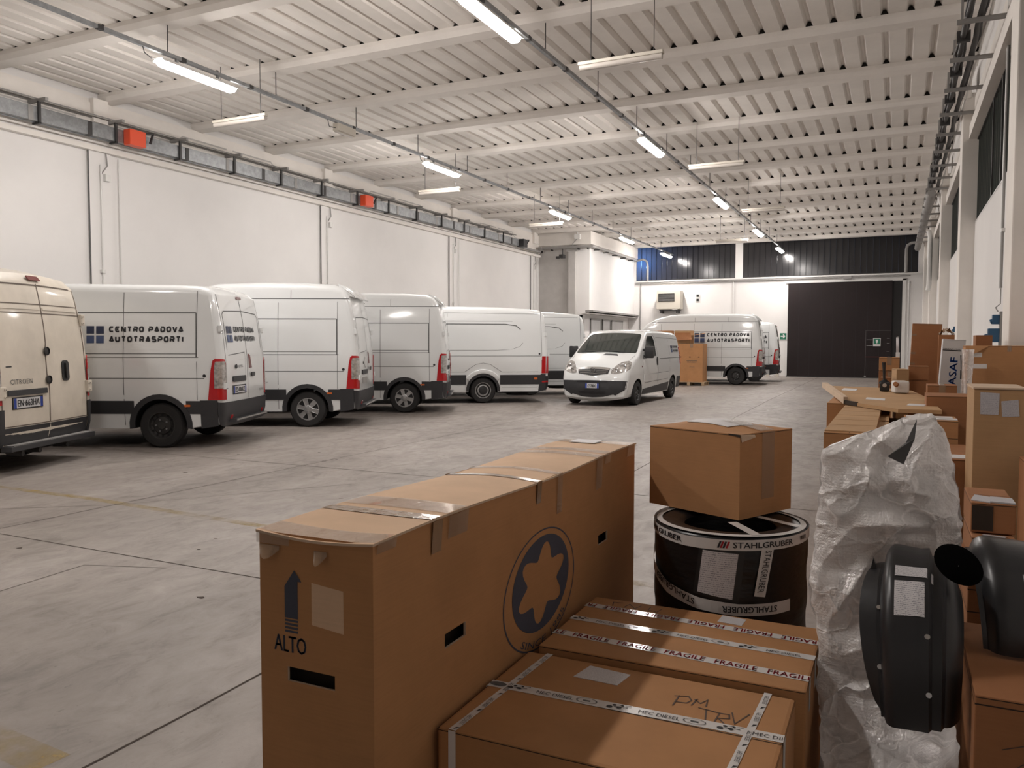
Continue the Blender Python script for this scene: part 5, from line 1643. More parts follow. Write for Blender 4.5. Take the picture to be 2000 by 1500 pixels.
fx0, fx1, fy0, fy1, fh = -1.185, -.262, 1.985, 2.635, .50
front = carton(fx1 - fx0, fy1 - fy0, fh, ((fx0 + fx1) / 2, (fy0 + fy1) / 2, 0), 0, 'low brown carton at the bottom, white printed tape and handwritten letters on top', bevel=.012, seam='x')
cx, cy_ = (fx0 + fx1) / 2, (fy0 + fy1) / 2
Tf = top_map(fh)
t = MB(); ribbon(t, [(fx0 - cx, 2.325 - cy_), (fx1 - cx, 2.345 - cy_)], .048, Tf, .0014, TAPEW); patch(t, rect(2.30 - cy_, 2.35 - cy_, fh - .10, fh), wall_map('x', fx0 - cx, -1), .0014, TAPEW, skirt=0); patch(t, rect(2.32 - cy_, 2.37 - cy_, fh - .12, fh), wall_map('x', fx1 - cx, 1), .0014, TAPEW, skirt=0)
tp = t.build('white_tape', front, recalc=False)
t = MB()
for k in range(-1, 3):
    u = -.385 + .335 * k
    if u < -.46: continue
    motif(t, u, 2.325 - cy_ + .02 * (u + .46) / .92, Tf, .048, (1, .022), .003, fx1 - cx)
t.add([Tf(fx0 - cx + .03 + .03 * math.cos(PI * j / 8), 2.326 - cy_ + .015 * math.sin(PI * j / 8), .003) for j in range(16)], [tuple(range(16))], SEAM)
t.build('tape_print', tp, recalc=False)
for xa, xb_ in ((-1.10, -1.135), (-.345, -.372)):
    t = MB(); ribbon(t, [(xa - cx, fy1 - cy_), (xb_ - cx, fy0 - cy_)], .024, Tf, .0022, TAPEW)
    patch(t, rect(xb_ - cx - .012, xb_ - cx + .012, fh - .45, fh), wall_map('y', fy0 - cy_, -1), .0014, TAPEW, skirt=0)
    st = t.build('strap', front, recalc=False)
    q = MB()
    for k in range(5):
        s = k / 5 + .04
        px_, py_ = xa + (xb_ - xa) * s - cx, fy1 + (fy0 - fy1) * s - cy_
        vs, fs, _ = text_geo('MEC DIESEL')
        q.add([(px_ + .008 - .014 * b, py_ - .065 * a, fh + .0032) for a, b in vs], fs, SEAM)
        q.add([(px_ - .003, py_ - .085, fh + .0032), (px_ + .010, py_ - .082, fh + .0032), (px_ - .006, py_ - .100, fh + .0032)], [(0, 1, 2)], INK)
    q.build('tape_print', st, recalc=False)
sheet(front, 'shipping_label', [(-.955 - cx, 2.49 - cy_), (-.80 - cx, 2.485 - cy_), (-.785 - cx, 2.585 - cy_), (-.935 - cx, 2.60 - cy_)], Tf, .0015, PRINT, 'small white printed label on the top')
# handwriting P M / T R V
q = MB()
W_ = lambda pts: ribbon(q, [(a - cx, b - cy_) for a, b in pts], .005, Tf, .0012, PEN, sub=9)
W_([(-.600, 2.42), (-.598, 2.50)]); W_([(-.612, 2.49), (-.57, 2.505), (-.555, 2.48), (-.565, 2.455), (-.598, 2.45)])
W_([(-.548, 2.445), (-.54, 2.50)]); W_([(-.548, 2.49), (-.525, 2.47), (-.51, 2.505), (-.505, 2.455)])
W_([(-.525, 2.44), (-.46, 2.43)]); W_([(-.50, 2.437), (-.488, 2.365)])
W_([(-.462, 2.36), (-.458, 2.43), (-.43, 2.432), (-.425, 2.405), (-.456, 2.395), (-.43, 2.362)])
W_([(-.425, 2.45), (-.405, 2.378), (-.375, 2.46)])
q.build('handwriting', front, recalc=False)

# --- the carton with red FRAGILE tape behind it
gx0, gx1, gy0, gy1, gh = -1.155, -.232, 2.655, 3.28, .52
frag = carton(gx1 - gx0, gy1 - gy0, gh, ((gx0 + gx1) / 2, (gy0 + gy1) / 2, 0), 0, 'low brown carton with red FRAGILE tape, between the drum and the handwritten carton', bevel=.008, seam='x')
cx, cy_ = (gx0 + gx1) / 2, (gy0 + gy1) / 2
Tg = top_map(gh)
for yy, flip in ((2.785, 1), (3.135, -1)):
    t = MB(); ribbon(t, [(gx0 - cx, yy - cy_ + .025), (gx1 - cx, yy - cy_ - .025)], .048, Tg, .0014, TAPEW)
    patch(t, rect(yy - .05 - cy_, yy - cy_, gh - .10, gh), wall_map('x', gx1 - cx, 1), .0014, TAPEW, skirt=0)
    tp = t.build('white_tape', frag, recalc=False)
    q = MB()
    vs, fs, _ = text_geo('FRAGILE', 1.05)
    for k in range(6):
        ua = gx0 - cx - .10 + .178 * k
        pts = []
        for a, b in vs:
            if flip < 0: a, b = 1 - a, 1 - b
            u = ua + .142 * a; 
            pts.append((u, yy - cy_ + .025 - .05 * (u - gx0 + cx) / (gx1 - gx0) - .0175 + .035 * b, gh + .0026))
        keep = [f for f in fs if all(gx0 - cx < pts[i][0] < gx1 - cx for i in f)]
        q.add(pts, keep, RED_INK); q.add([(a + .0016, b, c) for a, b, c in pts], keep, RED_INK)
    q.build('tape_print', tp, recalc=False)
t = MB(); ribbon(t, [(gx0 - cx, 2.985 - cy_), (gx1 - cx, 2.955 - cy_)], .046, Tg, .0014, TAPEW); patch(t, rect(2.935 - cy_, 2.98 - cy_, gh - .10, gh), wall_map('x', gx1 - cx, 1), .0014, TAPEW, skirt=0); tp = t.build('white_tape', frag, recalc=False)
q = MB()
for k in range(3): motif(q, -.44 + .325 * k, 2.984 - cy_ - .012 * k, Tg, .046, (1, -.033), .003, gx1 - cx)
q.build('tape_print', tp, recalc=False)
sheet(frag, 'shipping_label', [(-.615 - cx, 3.185 - cy_), (-.52 - cx, 3.175 - cy_), (-.515 - cx, 3.255 - cy_), (-.61 - cx, 3.265 - cy_)], Tg, .0015, PRINT, 'small white printed label')
q = MB()
W_ = lambda pts: ribbon(q, [(a - cx, b - cy_) for a, b in pts], .004, Tg, .0012, PEN, sub=9)
W_([(-1.05, 3.19), (-1.06, 3.235), (-1.02, 3.24)]); W_([(-1.0, 3.19), (-.99, 3.24), (-.955, 3.19), (-.94, 3.24)]); W_([(-.90, 3.24), (-.90, 3.2), (-.86, 3.19), (-.85, 3.24)])
q.build('handwriting', frag, recalc=False)
e = MB(); lettering(e, 'E', 2.70 - cy_, 2.735 - cy_, .17, .21, wall_map('x', gx1 - cx, 1), .003, RED_INK); patch(e, rect(2.69 - cy_, 2.745 - cy_, .10, .23), wall_map('x', gx1 - cx, 1), .0014, TAPEW, skirt=0); e.build('side_tape', frag, recalc=False)

# --- drum-shaped stack wrapped in black film
dr = empty('wrapped_drum', (-.665, 3.70, 0), 0, 'round black film-wrapped drum with white STAHLGRUBER tape', 'drum')
dh, dR = .82, .335
m = MB()
pf = [(.001, 0), (dR * .9, 0), (dR, .04)]
for k in range(4):
    z0 = dh * k / 4; z1 = dh * (k + 1) / 4
    pf += [(dR * .985, z0 + .03), (dR * 1.0, z0 + .07), (dR * 1.0, z1 - .07), (dR * .985, z1 - .02)]
pf += [(dR * .97, dh - .012), (dR * .93, dh), (dR * .68, dh - .004), (dR * .6, dh - .02), (dR * .55, dh - .14), (.001, dh - .15)]
m.lathe(pf, BLACKFILM, 56, 'z'); m.build('film', dr, smooth=40)
cyl = lambda rr: (lambda u, v, off: ((rr + off) * math.sin(u), -(rr + off) * math.cos(u), v))
CY = cyl(dR)
def wrapband(pts, w, name, text=None, words=(), off=.004, tm=TAPEW, ht=.55):
    t = MB()
    ribbon(t, pts, w, CY, off, tm, sub=.08)
    o = t.build(name, dr, recalc=False)
    if words:
        q = MB()
        for s, ua, ub, va, vb, h, flip in words:
            vs, fs, _ = text_geo(s)
            P_ = []
            for a, b in vs:
                if flip: a, b = 1 - a, 1 - b
                u = ua + (ub - ua) * a
                P_.append(CY(u, va + (vb - va) * a + (b - .5) * h, off + .002))
            q.add(P_, fs, INK); q.add([(a + .0012, b, c + .0008) for a, b, c in P_], fs, INK)
        for s, ua, v in text or ():
            for k, mt in ((0, INK), (.032, RED_INK), (.064, INK), (.1, RED_INK)):
                q.add([CY(ua + k, v - .014, off + .002), CY(ua + k + .024, v - .014, off + .002), CY(ua + k + .055, v + .014, off + .002), CY(ua + k + .03, v + .014, off + .002)], [(0, 1, 2, 3)], mt)
        q.build('tape_print', o, recalc=False)
    return o
wrapband([(-1.7, .805), (-1.0, .79), (-.4, .782), (.2, .785), (.8, .79), (1.6, .80), (2.6, .80), (3.6, .81), (4.6, .805)], .045, 'white_tape', [('x', .03, .786)],
         [('STAHLGRUBER', .22, 1.02, .786, .792, .024, False), ('STAHLGRUBER', -1.32, -.45, .797, .784, .022, False), ('WWW.', 1.18, 1.35, .797, .797, .02, False)])
t = MB()                                                     # the tape folded over the rim
t.lathe([(dR * .975, dh + .001), (dR * .90, dh + .004)], TAPEW, 56, 'z'); t.build('rim_tape', dr, recalc=False)
wrapband([(-1.5, .67), (-1.1, .605), (-.7, .555), (-.2, .525), (.3, .515), (.8, .52), (1.0, .525)], .05, 'white_tape', None,
         [('STAHLGRUBER', .10, .78, .515, .52, .026, True), ('STAHLGRUBER', -1.0, -.25, .595, .528, .026, True)])
vt = MB(); patch(vt, [(.48, .575), (.62, .57), (.73, .775), (.57, .775)], CY, .005, TAPEW, (.52, .56, .6, .65, .7), (), skirt=.002)
o = vt.build('vertical_tape', dr, recalc=False)
q = MB(); vs, fs, _ = text_geo('STAHLGRUBER')
q.add([CY(.615 - .10 * a + .08 * b, .765 - .175 * a, .0075) for a, b in vs], fs, INK); q.build('tape_print', o, recalc=False)
pl = MB(); patch(pl, [(-.27, .565), (.30, .545), (.365, .757), (-.195, .760)], CY, .004, BLACKPL, frange(-.3, .36, .1), skirt=.002); o = pl.build('document_pouch', dr, recalc=False)
pl = MB(); patch(pl, [(-.21, .575), (.22, .558), (.285, .750), (-.145, .755)], CY, .006, PRINT, frange(-.3, .36, .1), skirt=.002); pl.build('delivery_note', o, recalc=False)
rt = MB(); ribbon(rt, [(.02, -.06), (.16, -.27)], .045, top_map(dh), .004, TAPEW); ribbon(rt, [(.30, -.02), (.0, .18)], .04, top_map(dh), .004, TAPEW); rt.build('top_tape', dr, recalc=False)

# --- carton resting on the drum
rz = -R(25)
c_ = Vector((-1.09, 3.88)) + .26 * Vector((math.cos(rz), math.sin(rz))) + .21 * Vector((-math.sin(rz), math.cos(rz)))
bx_ = carton(.52, .42, .385, (c_.x, c_.y, dh + .009), rz, 'brown carton with bulging top resting on the black drum', sag=.035, seam='x')
m = MB()
def bulge(u, v, off): 
    return (u, v, .385 + .035 * math.sin(PI * (u / .52 + .5)) * math.sin(PI * (v / .42 + .5)) + off)
patch(m, [(-.12, -.10), (.13, -.12), (.17, .02), (.10, .09), (-.06, .10), (-.13, .03)], bulge, .004, PAPER, frange(-.2, .2, .05), frange(-.12, .1, .05), skirt=.002)
m.build('document_pouch', bx_, smooth=60)
m = MB(); m.grid(1, 8, lambda u, v: bulge(.04 + .22 * v, -.05 + .11 * u, .006), CTAPE); m.grid(1, 6, lambda u, v: (.262, -.04 + .10 * u, .385 - .31 * v), CTAPE); m.build('clear_tape', bx_, recalc=False)
m = MB()
m.add([(.262, -.21, .385), (.262, -.10, .378), (.266, -.10, .366), (.266, -.205, .35)], [(0, 1, 2, 3)], CARD_E)
m.add([(.20, -.214, .386), (.262, -.212, .384), (.262, -.213, .372), (.20, -.213, .380)], [(0, 1, 2, 3)], DARKHOLE)
m.build('torn_flap', bx_, recalc=False)

# ------------------------------------------------------------------ the pile along the right wall
def C6(x0, x1, y0, y1, z0, z1, label, rz=0, **kw):
    return carton(x1 - x0, y1 - y0, z1 - z0, ((x0 + x1) / 2, (y0 + y1) / 2, z0), rz, label, **kw)
# ribbed carton
o = C6(-.375, -.10, 5.05, 7.5, 0, 1.10, 'long low carton with ribbed slatted lid behind the bubble wrap', lines=(.99,), seam='y')
m = MB()
for k in range(6): 
    y = -1.225 + .05 + .38 * k
    m.bx(-.1375, .1375, y, y + .36, 1.10, 1.108, CARD_T)
m.build('lid_panel', o)
m = MB()
for k in range(4): m.bx(.14, .20, -.9 + .5 * k, -.5 + .5 * k, 1.06, 1.066, CARD_T)
m.build('side_flap', o)
sheet(o, 'shipping_label', rect(-.06, .1, 1.0, 1.2), top_map(1.109), .002, PAPER)
C6(-.075, .05, 5.6, 7.6, 0, .985, 'low carton filling the gap right of the ribbed lid', mat=CARD_T)
C6(-.54, -.2, 7.55, 9.2, 0, 1.10, 'carton under the far left end of the flattened carton', mat=CARD)
# flattened carton on top
P4 = [(-.75, 9.82), (-.385, 7.26), (.02, 6.55), (.305, 6.56), (.26, 8.01), (.15, 9.16), (-.07, 9.58)]
m = MB(); m.prism(P4, 1.112, 1.140, CARD_T, 'xy')
o = m.build('flattened_carton'); tag(o, 'flattened brown carton lying across the pile, white labels on it', 'box')
m = MB(); m.prism([(-.76, 9.84), (-.39, 7.24), (-.36, 7.28), (-.70, 9.80)], 1.118, 1.175, CARD_E, 'xy'); m.build('folded_edge', o)
m = MB(); m.prism([(-.385, 7.25), (-.28, 7.07), (-.27, 7.09), (-.375, 7.28)], 1.114, 1.146, DARKHOLE, 'xy'); m.build('open_end', o)
for q in ([(-.50, 8.9), (-.36, 8.8), (-.36, 9.2), (-.50, 9.3)], [(-.23, 7.55), (-.08, 7.45), (-.08, 7.7), (-.23, 7.8)], [(.08, 6.95), (.2, 6.9), (.22, 7.1), (.1, 7.15)]):
    sheet(o, 'shipping_label', q, top_map(1.14), .003, PAPER)
o = C6(.06, .385, 6.15, 6.54, 0, 1.10, 'carton with paper strips on its top, just behind the bubble wrap peak', lines=(.98, .86), seam='x', mat=CARD)
sheet(o, 'paper_strip', rect(-.15, .14, .0, .12), top_map(1.10), .004, PAPER)
sheet(o, 'paper_strip', rect(-.12, .16, -.16, -.06), top_map(1.10), .006, PAPER)
o = C6(.10, .425, 5.3, 6.1, 0, .95, 'brown carton with a raised corner flap left of the carton with two papers', mat=CARD_D)
sheet(o, 'paper_strip', rect(0, .14, -.36, -.2), top_map(.95), .004, PAPER)
C6(.215, .545, 6.95, 7.4, .66, 1.22, 'plain red-brown carton behind the flattened carton', mat=CARD_D)
C6(.215, .545, 6.90, 7.45, 0, .655, 'lower red-brown carton beneath the plain one by the two-paper carton', mat=CARD_D)
C6(.255, .487, 8.05, 8.4, .90, 1.25, 'small carton with dark stain and tape standing on the pile', mat=CARD_D, tape=TAPEB, seam='y')
C6(.25, .56, 8.03, 8.45, 0, .895, 'carton underneath the small stained carton', mat=CARD_D)
C6(-.02, .105, 9.75, 10.0, 0, 1.34, 'pale tilted carton left of the stained carton', mat=CARD_T, rz=.2)
# carton with two papers
o = C6(.368, .60, 4.8, 5.25, 0, 1.39, 'tall pale carton at the right edge with two delivery papers stuck on its front', mat=CARD_T, seam='x')
Fp = wall_map('y', -.225, -1)
mx = .484
sheet(o, 'delivery_paper', [(.398 - mx, 1.255), (.480 - mx, 1.255), (.482 - mx, 1.365), (.396 - mx, 1.37)], Fp, .002, PRINT_B)
sheet(o, 'delivery_paper', [(.496 - mx, 1.245), (.572 - mx, 1.25), (.565 - mx, 1.335), (.490 - mx, 1.325)], Fp, .002, PRINT_B)
m = MB(); m.bx(-.12, .12, -.229, .22, 1.385, 1.394, CARD_E); m.build('lid_edge', o)
# large open carton behind it
o = C6(.575, 1.14, 8.2, 8.9, 0, 1.60, 'big brown carton with a bent top flap, beside the last pillar', mat=CARD, seam='x')
mx = .8575
Fo = wall_map('y', -.35, -1)
m = MB(); m.add([(.55 - mx, -.352, 1.60), (.735 - mx, -.352, 1.602), (.60 - mx, -.40, 1.52), (.555 - mx, -.38, 1.545)], [(0, 1, 2, 3)], CARD); m.add([(.55 - mx, -.348, 1.60), (.735 - mx, -.348, 1.602), (.60 - mx, -.394, 1.52), (.555 - mx, -.374, 1.545)], [(3, 2, 1, 0)], CARD_E); m.build('bent_flap', o, recalc=False)
for z, a, b in ((1.52, .60, .68), (1.42, .578, .72)): sheet(o, 'tape', rect(a - mx, b - mx, z - .02, z + .02), Fo, .002, TAPEW)
sheet(o, 'tape', rect(.87 - mx, .90 - mx, 1.55, 1.60), Fo, .002, TAPEB)
m = MB(); m.bx(-.284, -.265, -.356, -.35, .3, 1.50, CARD_E); m.build('corner_edge', o)
C6(.69, .83, 9.0, 9.3, 1.30, 1.70, 'small carton peeping over the big carton with the bent flap', mat=CARD_D)
C6(.66, 1.0, 8.95, 9.5, 0, 1.295, 'carton hidden behind the big carton with the bent flap', mat=CARD_D)
# tall slim carton, MASAF carton
o = C6(.105, .425, 11.0, 11.25, 0, 1.86, 'tallest slim plain brown carton standing in front of the end wall', mat=CARD_D, seam='x')
o.rotation_euler = (0, R(2.0), 0)
Fo = wall_map('y', -.125, -1)
for z in (1.72, 1.50, 1.37): sheet(o, 'tape', rect(-.16, -.11, z - .012, z + .012), Fo, .002, TAPEB)
o = C6(.345, .555, 9.6, 9.85, 0, 1.665, 'white tall carton printed MASAF in blue, leaning beside the slim brown one', mat=WHITEBOARD, seam='x')
o.rotation_euler = (0, R(3.2), 0)
Fo = wall_map('y', -.125, -1)
m = MB(); patch(m, rect(-.10, .10, 1.545, 1.555), Fo, .002, INK, skirt=0); lettering(m, 'MASAF  ITALIA', -.095, .095, 1.558, 1.570, Fo, .002, INK); m.build('printed_band', o, recalc=False)
m = MB(); vs, fs, _ = text_geo('MASAF')
for q_ in (0, .006): m.add([Fo(.045 - .068 * b + q_ * .5, 1.09 + .385 * a + q_, .002) for a, b in vs], fs, MASAF_BLUE)
m.build('lettering', o, recalc=False)
# small things beyond the flattened carton
C6(-.185, .035, 10.5, 10.8, 1.30, 1.455, 'upper of two stacked taped cartons in front of the dark door', mat=CARD, tape=TAPEB, seam='y')
C6(-.185, .06, 10.45, 10.8, 0, 1.295, 'lower of two stacked taped cartons in front of the dark door', mat=CARD_D, tape=TAPEB, seam='y')
C6(.125, .32, 9.9, 10.2, 1.22, 1.37, 'small carton in front of the tallest slim carton', mat=CARD_D)
C6(.12, .32, 9.88, 10.2, 0, 1.215, 'carton supporting the small one before the tallest slim carton', mat=CARD_D)
C6(-.15, -.05, 9.62, 9.9, 0, 1.25, 'narrow carton beside the black clamp handle', mat=CARD_D)
# white canister
r = empty('canister', (.04, 8.65, 1.145), .2, 'white plastic canister with round cap lying among the cartons', 'canister')
MB().bx(-.065, .065, -.09, .09, 0, .115, WHITEPL).build('body', r, bevel=.018)
m = MB(); m.tube([(-.055, -.10, .08), (-.07, -.125, .09)], .022, CARD_D, 14); m.build('cap', r, smooth=50)
# black clamp with upright handle
r = empty('strapping_tool', (-.10, 8.9, 1.145), 0, 'black tool with tall upright handle standing on the flattened carton', 'tool')
m = MB(); m.box((0, 0, .045), (.09, .14, .09), BLACKPL); m.tube([(-.05, 0, .07), (0, 0, .11), (.05, 0, .06)], .016, BLACKPL, 8); m.build('body', r, bevel=.015)
m = MB(); m.tube([(-.005, 0, .09), (-.008, 0, .20), (-.012, 0, .285)], [.012, .014, .019], BLACKPL, 10); m.build('handle', r, smooth=50)
m = MB(); m.tube([(.0, -.072, .06), (.0, -.085, .06)], .02, CHROME, 10); m.build('dial', r, smooth=50)
# plastic-wrapped odds and ends beside the MASAF carton
m = MB(); m.tube([(.64, 9.7, .0), (.67, 9.7, .9), (.665, 9.7, 1.55)], .018, WHITEPL, 8); m.tube([(.625, 9.5, 0), (.63, 9.5, 1.1), (.605, 9.5, 1.5)], .012, BLACKPL, 8); m.box((.618, 9.5, 1.30), (.04, .04, .09), BLACKPL)
tag(m.build('pole', smooth=40), 'white and black poles standing right of the white MASAF carton', 'pole')
m = MB(); random.seed(3)
m.grid(10, 14, lambda u, v: (.50 + .09 * u + .012 * math.sin(9 * v + 5 * u), 7.95 + .03 * math.sin(11 * u) + .03 * math.sin(8 * v), 1.57 * v), BUBBLE)
tag(m.build('plastic_bag', smooth=80, recalc=False), 'crumpled clear plastic standing at the left side of the big bent-flap carton', 'plastic')
m = MB(); m.grid(5, 8, lambda u, v: (.0 + .03 * u - .01 * v, 12.0 + .03 * math.sin(7 * v), 1.30 + .40 * v + .02 * u), PAPER); m.box((.0, 12.0, 1.73), (.04, .03, .03), BLACKPL); 
m.bx(-.01, .04, 11.98, 12.06, 0, 1.5, WHITEPL)
tag(m.build('wrapped_roll', smooth=60, recalc=False), 'thin white wrapped piece leaning left of the tallest slim carton', 'roll')
m = MB(); m.grid(6, 4, lambda u, v: (.44 + .16 * u, 10.6 + .2 * v, 1.72 + .06 * math.sin(PI * u) + .03 * math.sin(12 * u + 4 * v)), TAPEB); m.bx(.44, .60, 10.6, 10.8, 0, 1.72, CARD_D)
tag(m.build('crumpled_paper', smooth=50, recalc=False), 'crumpled brown packing in a carton behind the MASAF carton', 'packing paper')
# stack at the right edge behind the wheel arch liners
o = C6(.262, .405, 3.40, 3.75, .925, 1.035, 'small open brown carton with papers on top, upper of the right-hand stack', mat=CARD_D)
sheet(o, 'delivery_paper', [(-.07, -.14), (-.01, -.17), (.0, -.05), (-.05, -.02)], top_map(.11), .004, PRINT_B); sheet(o, 'delivery_paper', [(-.01, -.16), (.07, -.17), (.07, -.06), (.0, -.05)], top_map(.11), .006, PRINT_B)
m = MB(); patch(m, rect(-.068, .0, .008, .10), wall_map('y', -.175, -1), .0015, DARKHOLE, skirt=0); m.build('open_side', o, recalc=False)
o = C6(.262, .40, 3.33, 3.72, .815, .92, 'brown carton with hanging paper, below the small open one at the right', mat=CARD_D)
m = MB(); patch(m, [(-.035, -.14), (.045, -.15), (.03, -.197), (-.02, -.197)], top_map(.105), .003, PRINT_B, skirt=0); patch(m, [(-.02, .088), (.03, .086), (.03, .105), (-.02, .105)], wall_map('y', -.195, -1), .003, PRINT_B, skirt=0); m.build('delivery_paper', o, recalc=False)
C6(.25, .62, 3.28, 3.76, 0, .81, 'brown carton at the bottom of the right-hand stack', mat=CARD_D, lines=(.74, .66))
C6(.565, .95, 3.95, 4.7, 0, 1.06, 'dark brown carton at the right edge behind the stack', mat=CARD_D)
o = C6(.216, .85, 2.50, 3.15, 0, .66, 'brown carton at the bottom right corner under the second wheel arch liner', mat=CARD_D, seam='y', lines=(.635,))
Fq = wall_map('y', -.325, -1)
m = MB()
for k, z in enumerate((.52, .47)): ribbon(m, [(-.25 + .03 * k, z), (-.20, z + .02), (-.17, z - .01), (-.15, z + .02)], .003, Fq, .001, PEN)
m.build('handwriting', o, recalc=False)

# ------------------------------------------------------------------ bubble wrap
def interp(tab, v):
    for (a, p), (b, q) in zip(tab, tab[1:]):
        if v <= b:
            t = (v - a) / (b - a)
            return tuple(p[i] + (q[i] - p[i]) * t for i in range(len(p)))
    return tab[-1][1]
# v from the top (0) to the floor end (1): left point, right point and depth
LE = [(0, (.03, 3.14, 1.36)), (.05, (-.08, 3.10, 1.31)), (.10, (-.18, 3.08, 1.265)), (.14, (-.235, 3.06, 1.24)), (.28, (-.235, 3.05, 1.05)), (.40, (-.255, 3.03, .86)), (.46, (-.262, 3.0, .78)), (.58, (-.222, 2.98, .56)), (.70, (-.215, 2.94, .36)), (.85, (-.175, 2.65, .26)), (1.0, (-.16, 2.25, .20))]
RE = [(0, (.11, 3.14, 1.375)), (.05, (.145, 3.12, 1.33)), (.10, (.172, 3.12, 1.26)), (.14, (.185, 3.12, 1.21)), (.28, (.21, 3.12, 1.03)), (.40, (.215, 3.12, .90)), (.46, (.20, 3.10, .80)), (.58, (.19, 3.06, .62)), (.70, (.19, 2.90, .47)), (.85, (.195, 2.62, .40)), (1.0, (.195, 2.2, .30))]
from mathutils import noise as NZ
def wrapsurf(u, v, back=0.0):
    a = Vector(interp(LE, v)); b = Vector(interp(RE, v))
    p = a.lerp(b, u)
    e = math.sin(PI * u) ** .5 if 0 < u < 1 else 0
    top = min(1, v * 9)
    q = Vector((p.x * 5, v * 9 + back * 7, 3.1 + back))
    n1 = NZ.noise(q) ; n2 = NZ.noise(q * 2.7); n3 = NZ.noise(Vector((p.x * 30, v * 40, back)))
    ridge = abs(NZ.noise(Vector((p.x * 7 + v * 4, v * 7, 9.0)))) ** .6
    k = (-1 if not back else 1)
    bulge = k * e * top * (.075 + .05 * n1 + .025 * n2) + (ridge - .3) * .05 * e * -k
    edge = .008 * n3
    d = Vector((0, 1, .25)) if v < .6 else Vector((0, .5, .9))
    return tuple(p + d * bulge * (1 if not back else 1.6) + Vector((edge + .012 * n2, 0, edge)))
bw = empty('bubble_wrap_parcel', (0, 0, 0), 0, 'tall upright parcel in crumpled clear bubble wrap, trailing on the floor at right', 'bubble wrap')
m = MB(); m.grid(70, 190, lambda u, v: wrapsurf(u, v, 0.0), BUBBLE); m.build('front_film', bw, smooth=180, recalc=False)
m = MB(); m.grid(30, 60, lambda u, v: wrapsurf(u, v * .72, 1.0), BUBBLE); m.build('back_film', bw, smooth=180, recalc=False)
m = MB()
m.add([(.068, 3.05, 1.365), (.062, 3.02, 1.30), (.03, 2.99, 1.215), (-.02, 2.985, 1.24), (.035, 3.02, 1.285)], [(0, 1, 2, 3, 4)], DARKMETAL); m.build('dark_part_inside', bw, recalc=False)
m = MB(); m.bx(-.17, .14, 3.10, 3.20, .0, 1.18, WHITEBOARD); m.bx(-.05, .03, 3.08, 3.10, .70, .78, plain('terracotta print', (.35, .14, .07), .7)); m.build('wrapped_board', bw)
m = MB(); m.tube([(-.16, 3.09, 1.14), (-.10, 3.08, .97), (-.06, 3.09, .86)], .022, plain('grey brown foam', (.22, .17, .13), .8), 8); m.build('wrapped_rod', bw, smooth=50)

# ------------------------------------------------------------------ black wheel arch liners
def liner(name, loc, rot, R0, wd, label, a0, a1, flange=.05, zz=1.5, clips=()):
    r = empty(name, loc, 0, label, 'wheel arch liner', 'black wheel arch liners')
    r.rotation_euler = rot
    m = MB()
    def sec(s):                                   # s in -1..1 across the width: returns (offset along the axis, radial drop)
        a = abs(s)
        if s < -.86: return (s, .16 - .0 * a)
        edge = max(0, (a - .62) / .38)
        return (s, .18 * edge ** 2.2)
    def P_(u, v, th=0.0):
        a = R(a0 + (a1 - a0) * u)
        s = -1 + 2 * v
        x, drop = sec(s)
        x *= wd / 2 * (1 - .12 * (1 - math.sin(PI * min(1, max(0, u)))) )
        rr = R0 * (1 - drop) + .012 * math.sin(3 * a) * (1 - abs(s)) - th
        if s > .25: rr -= .018
        if s > .55: rr -= .022
        return (x, -rr * math.cos(a), rr * math.sin(a) * zz)
    m.grid(34, 26, lambda u, v: P_(u, v), FENDER)
    m.grid(34, 26, lambda u, v: P_(u, v, .006), FENDER, flip=True)
    for v in (0, 1): m.grid(34, 1, lambda u, t, v=v: P_(u, v, .006 * t), FENDER)
    for u in (0, 1): m.grid(1, 26, lambda t, v, u=u: P_(u, v, .006 * t), FENDER)
    m.build('shell', r, smooth=40, recalc=False)
    if flange:
        f = MB()
        f.grid(24, 4, lambda u, v: tuple(Vector(P_(.02 + .80 * u, 0)) + Vector((-flange * math.sin(PI * u) ** .6 * v, .012 * v, 0))), FENDER)
        f.build('side_flange', r, smooth=60, recalc=False)
    for u, v in clips:
        c = MB()
        p = Vector(P_(u, v)); n = (Vector((0, p.y, p.z))).normalized()
        c.tube([p - n * .002, p + n * .005], .008, CHROME, 10)
        c.build('clip_hole', r, smooth=50)
    return r, P_
l1, P1 = liner('wheel_arch_liner', (.098, 2.86, .55), (R(0), R(-2), R(-3)), .285, .236, 'black moulded wheel arch liner, two white labels, standing on the bubble wrap', -8, 112, clips=((.13, .62), (.31, .60), (.45, .03), (.20, .03)))
for (ua, ub, va, vb), nm in (((.545, .605, .22, .66), 'white_label'), ((.375, .52, .22, .63), 'white_label')):
    m = MB(); m.grid(6, 6, lambda u, v: tuple(Vector(P1(ua + (ub - ua) * u, va + (vb - va) * v)) * 1.006), PRINT); m.build(nm, l1, recalc=False)
m = MB(); m.lathe([(.052, .0), (.05, .002), (.03, .012), (.001, .016)], plain('matt black shade', (.004, .004, .004), 1.0, spec=0.0), 28, 'y'); m.v = [(.105 + a * 1.25, -.125 - b + c * .35, .405 + c * 1.05 - a * .35) for a, b, c in m.v]; m.build('opening_shade', l1, recalc=False, smooth=60)  # black disc painting the darkness of the hole between the liners
l2, P2 = liner('wheel_arch_liner', (.392, 3.09, .668), (R(0), R(2), R(8)), .26, .36, 'black wheel arch liner with one tall narrow label, behind the other at right', 0, 125, flange=0, zz=1.2)
m = MB(); m.grid(4, 8, lambda u, v: tuple(Vector(P2(.18 + .20 * v, .34 + .09 * u)) * 1.008), PRINT_B); m.build('white_label', l2, recalc=False)
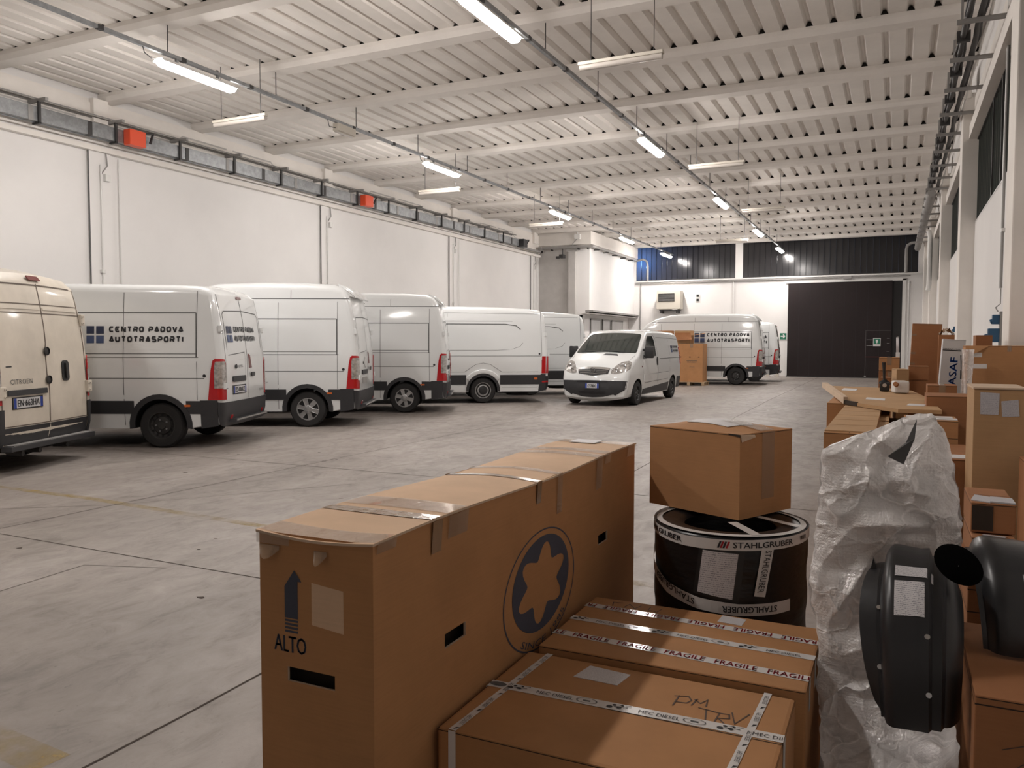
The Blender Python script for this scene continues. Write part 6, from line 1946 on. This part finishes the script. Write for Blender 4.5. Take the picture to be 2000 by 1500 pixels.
# small dark pointed bracket on the wrap, left of the liner
m = MB(); m.prism([(-.085, .76), (-.052, .93), (-.040, .89), (-.045, .76), (-.06, .70)], 2.82, 2.85, FENDER); m.bx(-.065, -.035, 2.78, 2.84, .765, .78, GALV)
tag(m.build('dark_bracket'), 'small dark pointed bracket against the bubble wrap, left of the labelled liner', 'bracket')

# ------------------------------------------------------------------ pallet and cartons by the small white van
r = empty('pallet', (-7.15, 31.1, 0), .0, 'wooden pallet under the big open carton by the small white van', 'pallet')
m = MB()
for k in range(6): m.bx(-.62, .62, -.42 + .15 * k, -.32 + .15 * k, .12, .145, WOOD)
m.build('deck', r)
for x in (-.55, 0, .55):
    m = MB(); m.bx(x - .05, x + .05, -.42, .42, 0, .022, WOOD)
    for y in (-.36, 0, .36): m.bx(x - .05, x + .05, y - .07, y + .07, .022, .12, WOOD)
    m.build('runner', r)
o = C6(-7.66, -6.63, 30.75, 31.5, .145, 1.60, 'big tan carton on the pallet behind the small white van', mat=CARD)
mx = -7.145
Fo = wall_map('y', -.375, -1)
m = MB()
for x in (-7.48, -7.12, -6.78): patch(m, rect(x - mx - .03, x - mx + .03, .93, .96), Fo, .004, DARKHOLE, skirt=0)
ribbon(m, [(-.1, .80), (.3, .80)], .02, Fo, .004, SEAMD); lettering(m, 'FRAGILE', -.08, .28, .72, .77, Fo, .004, SEAMD); lettering(m, 'mod', .02, .2, .55, .60, Fo, .004, SEAMD)
m.build('printing', o, recalc=False)
m = MB(); m.bx(.03, .14, -.383, -.37, 1.30, 1.455, TAPEB); m.build('tape', o)
mm = MB(); random.seed(2)
o = C6(-7.75, -7.15, 30.9, 31.5, 1.605, 2.10, 'smaller open carton with spread flaps on top of the palletised carton', mat=CARD_T)
m = MB()
m.add([(-.3, -.3, .42), (.3, -.3, .42), (.42, -.52, .15), (-.22, -.50, .12)], [(0, 1, 2, 3)], CARD_D)
m.add([(.3, -.3, .30), (.3, .3, .32), (.78, .35, .42), (.80, -.35, .36)], [(0, 1, 2, 3)], CARD)
m.add([(.25, -.32, .02), (.78, -.34, .34), (.80, -.3, .36), (.30, -.3, .05)], [(0, 1, 2, 3)], CARD_D)
m.build('spread_flap', o, recalc=False)
C6(-8.6, -7.9, 30.9, 31.4, 0, 2.10, 'narrow carton top showing above the small white van roof', mat=CARD)
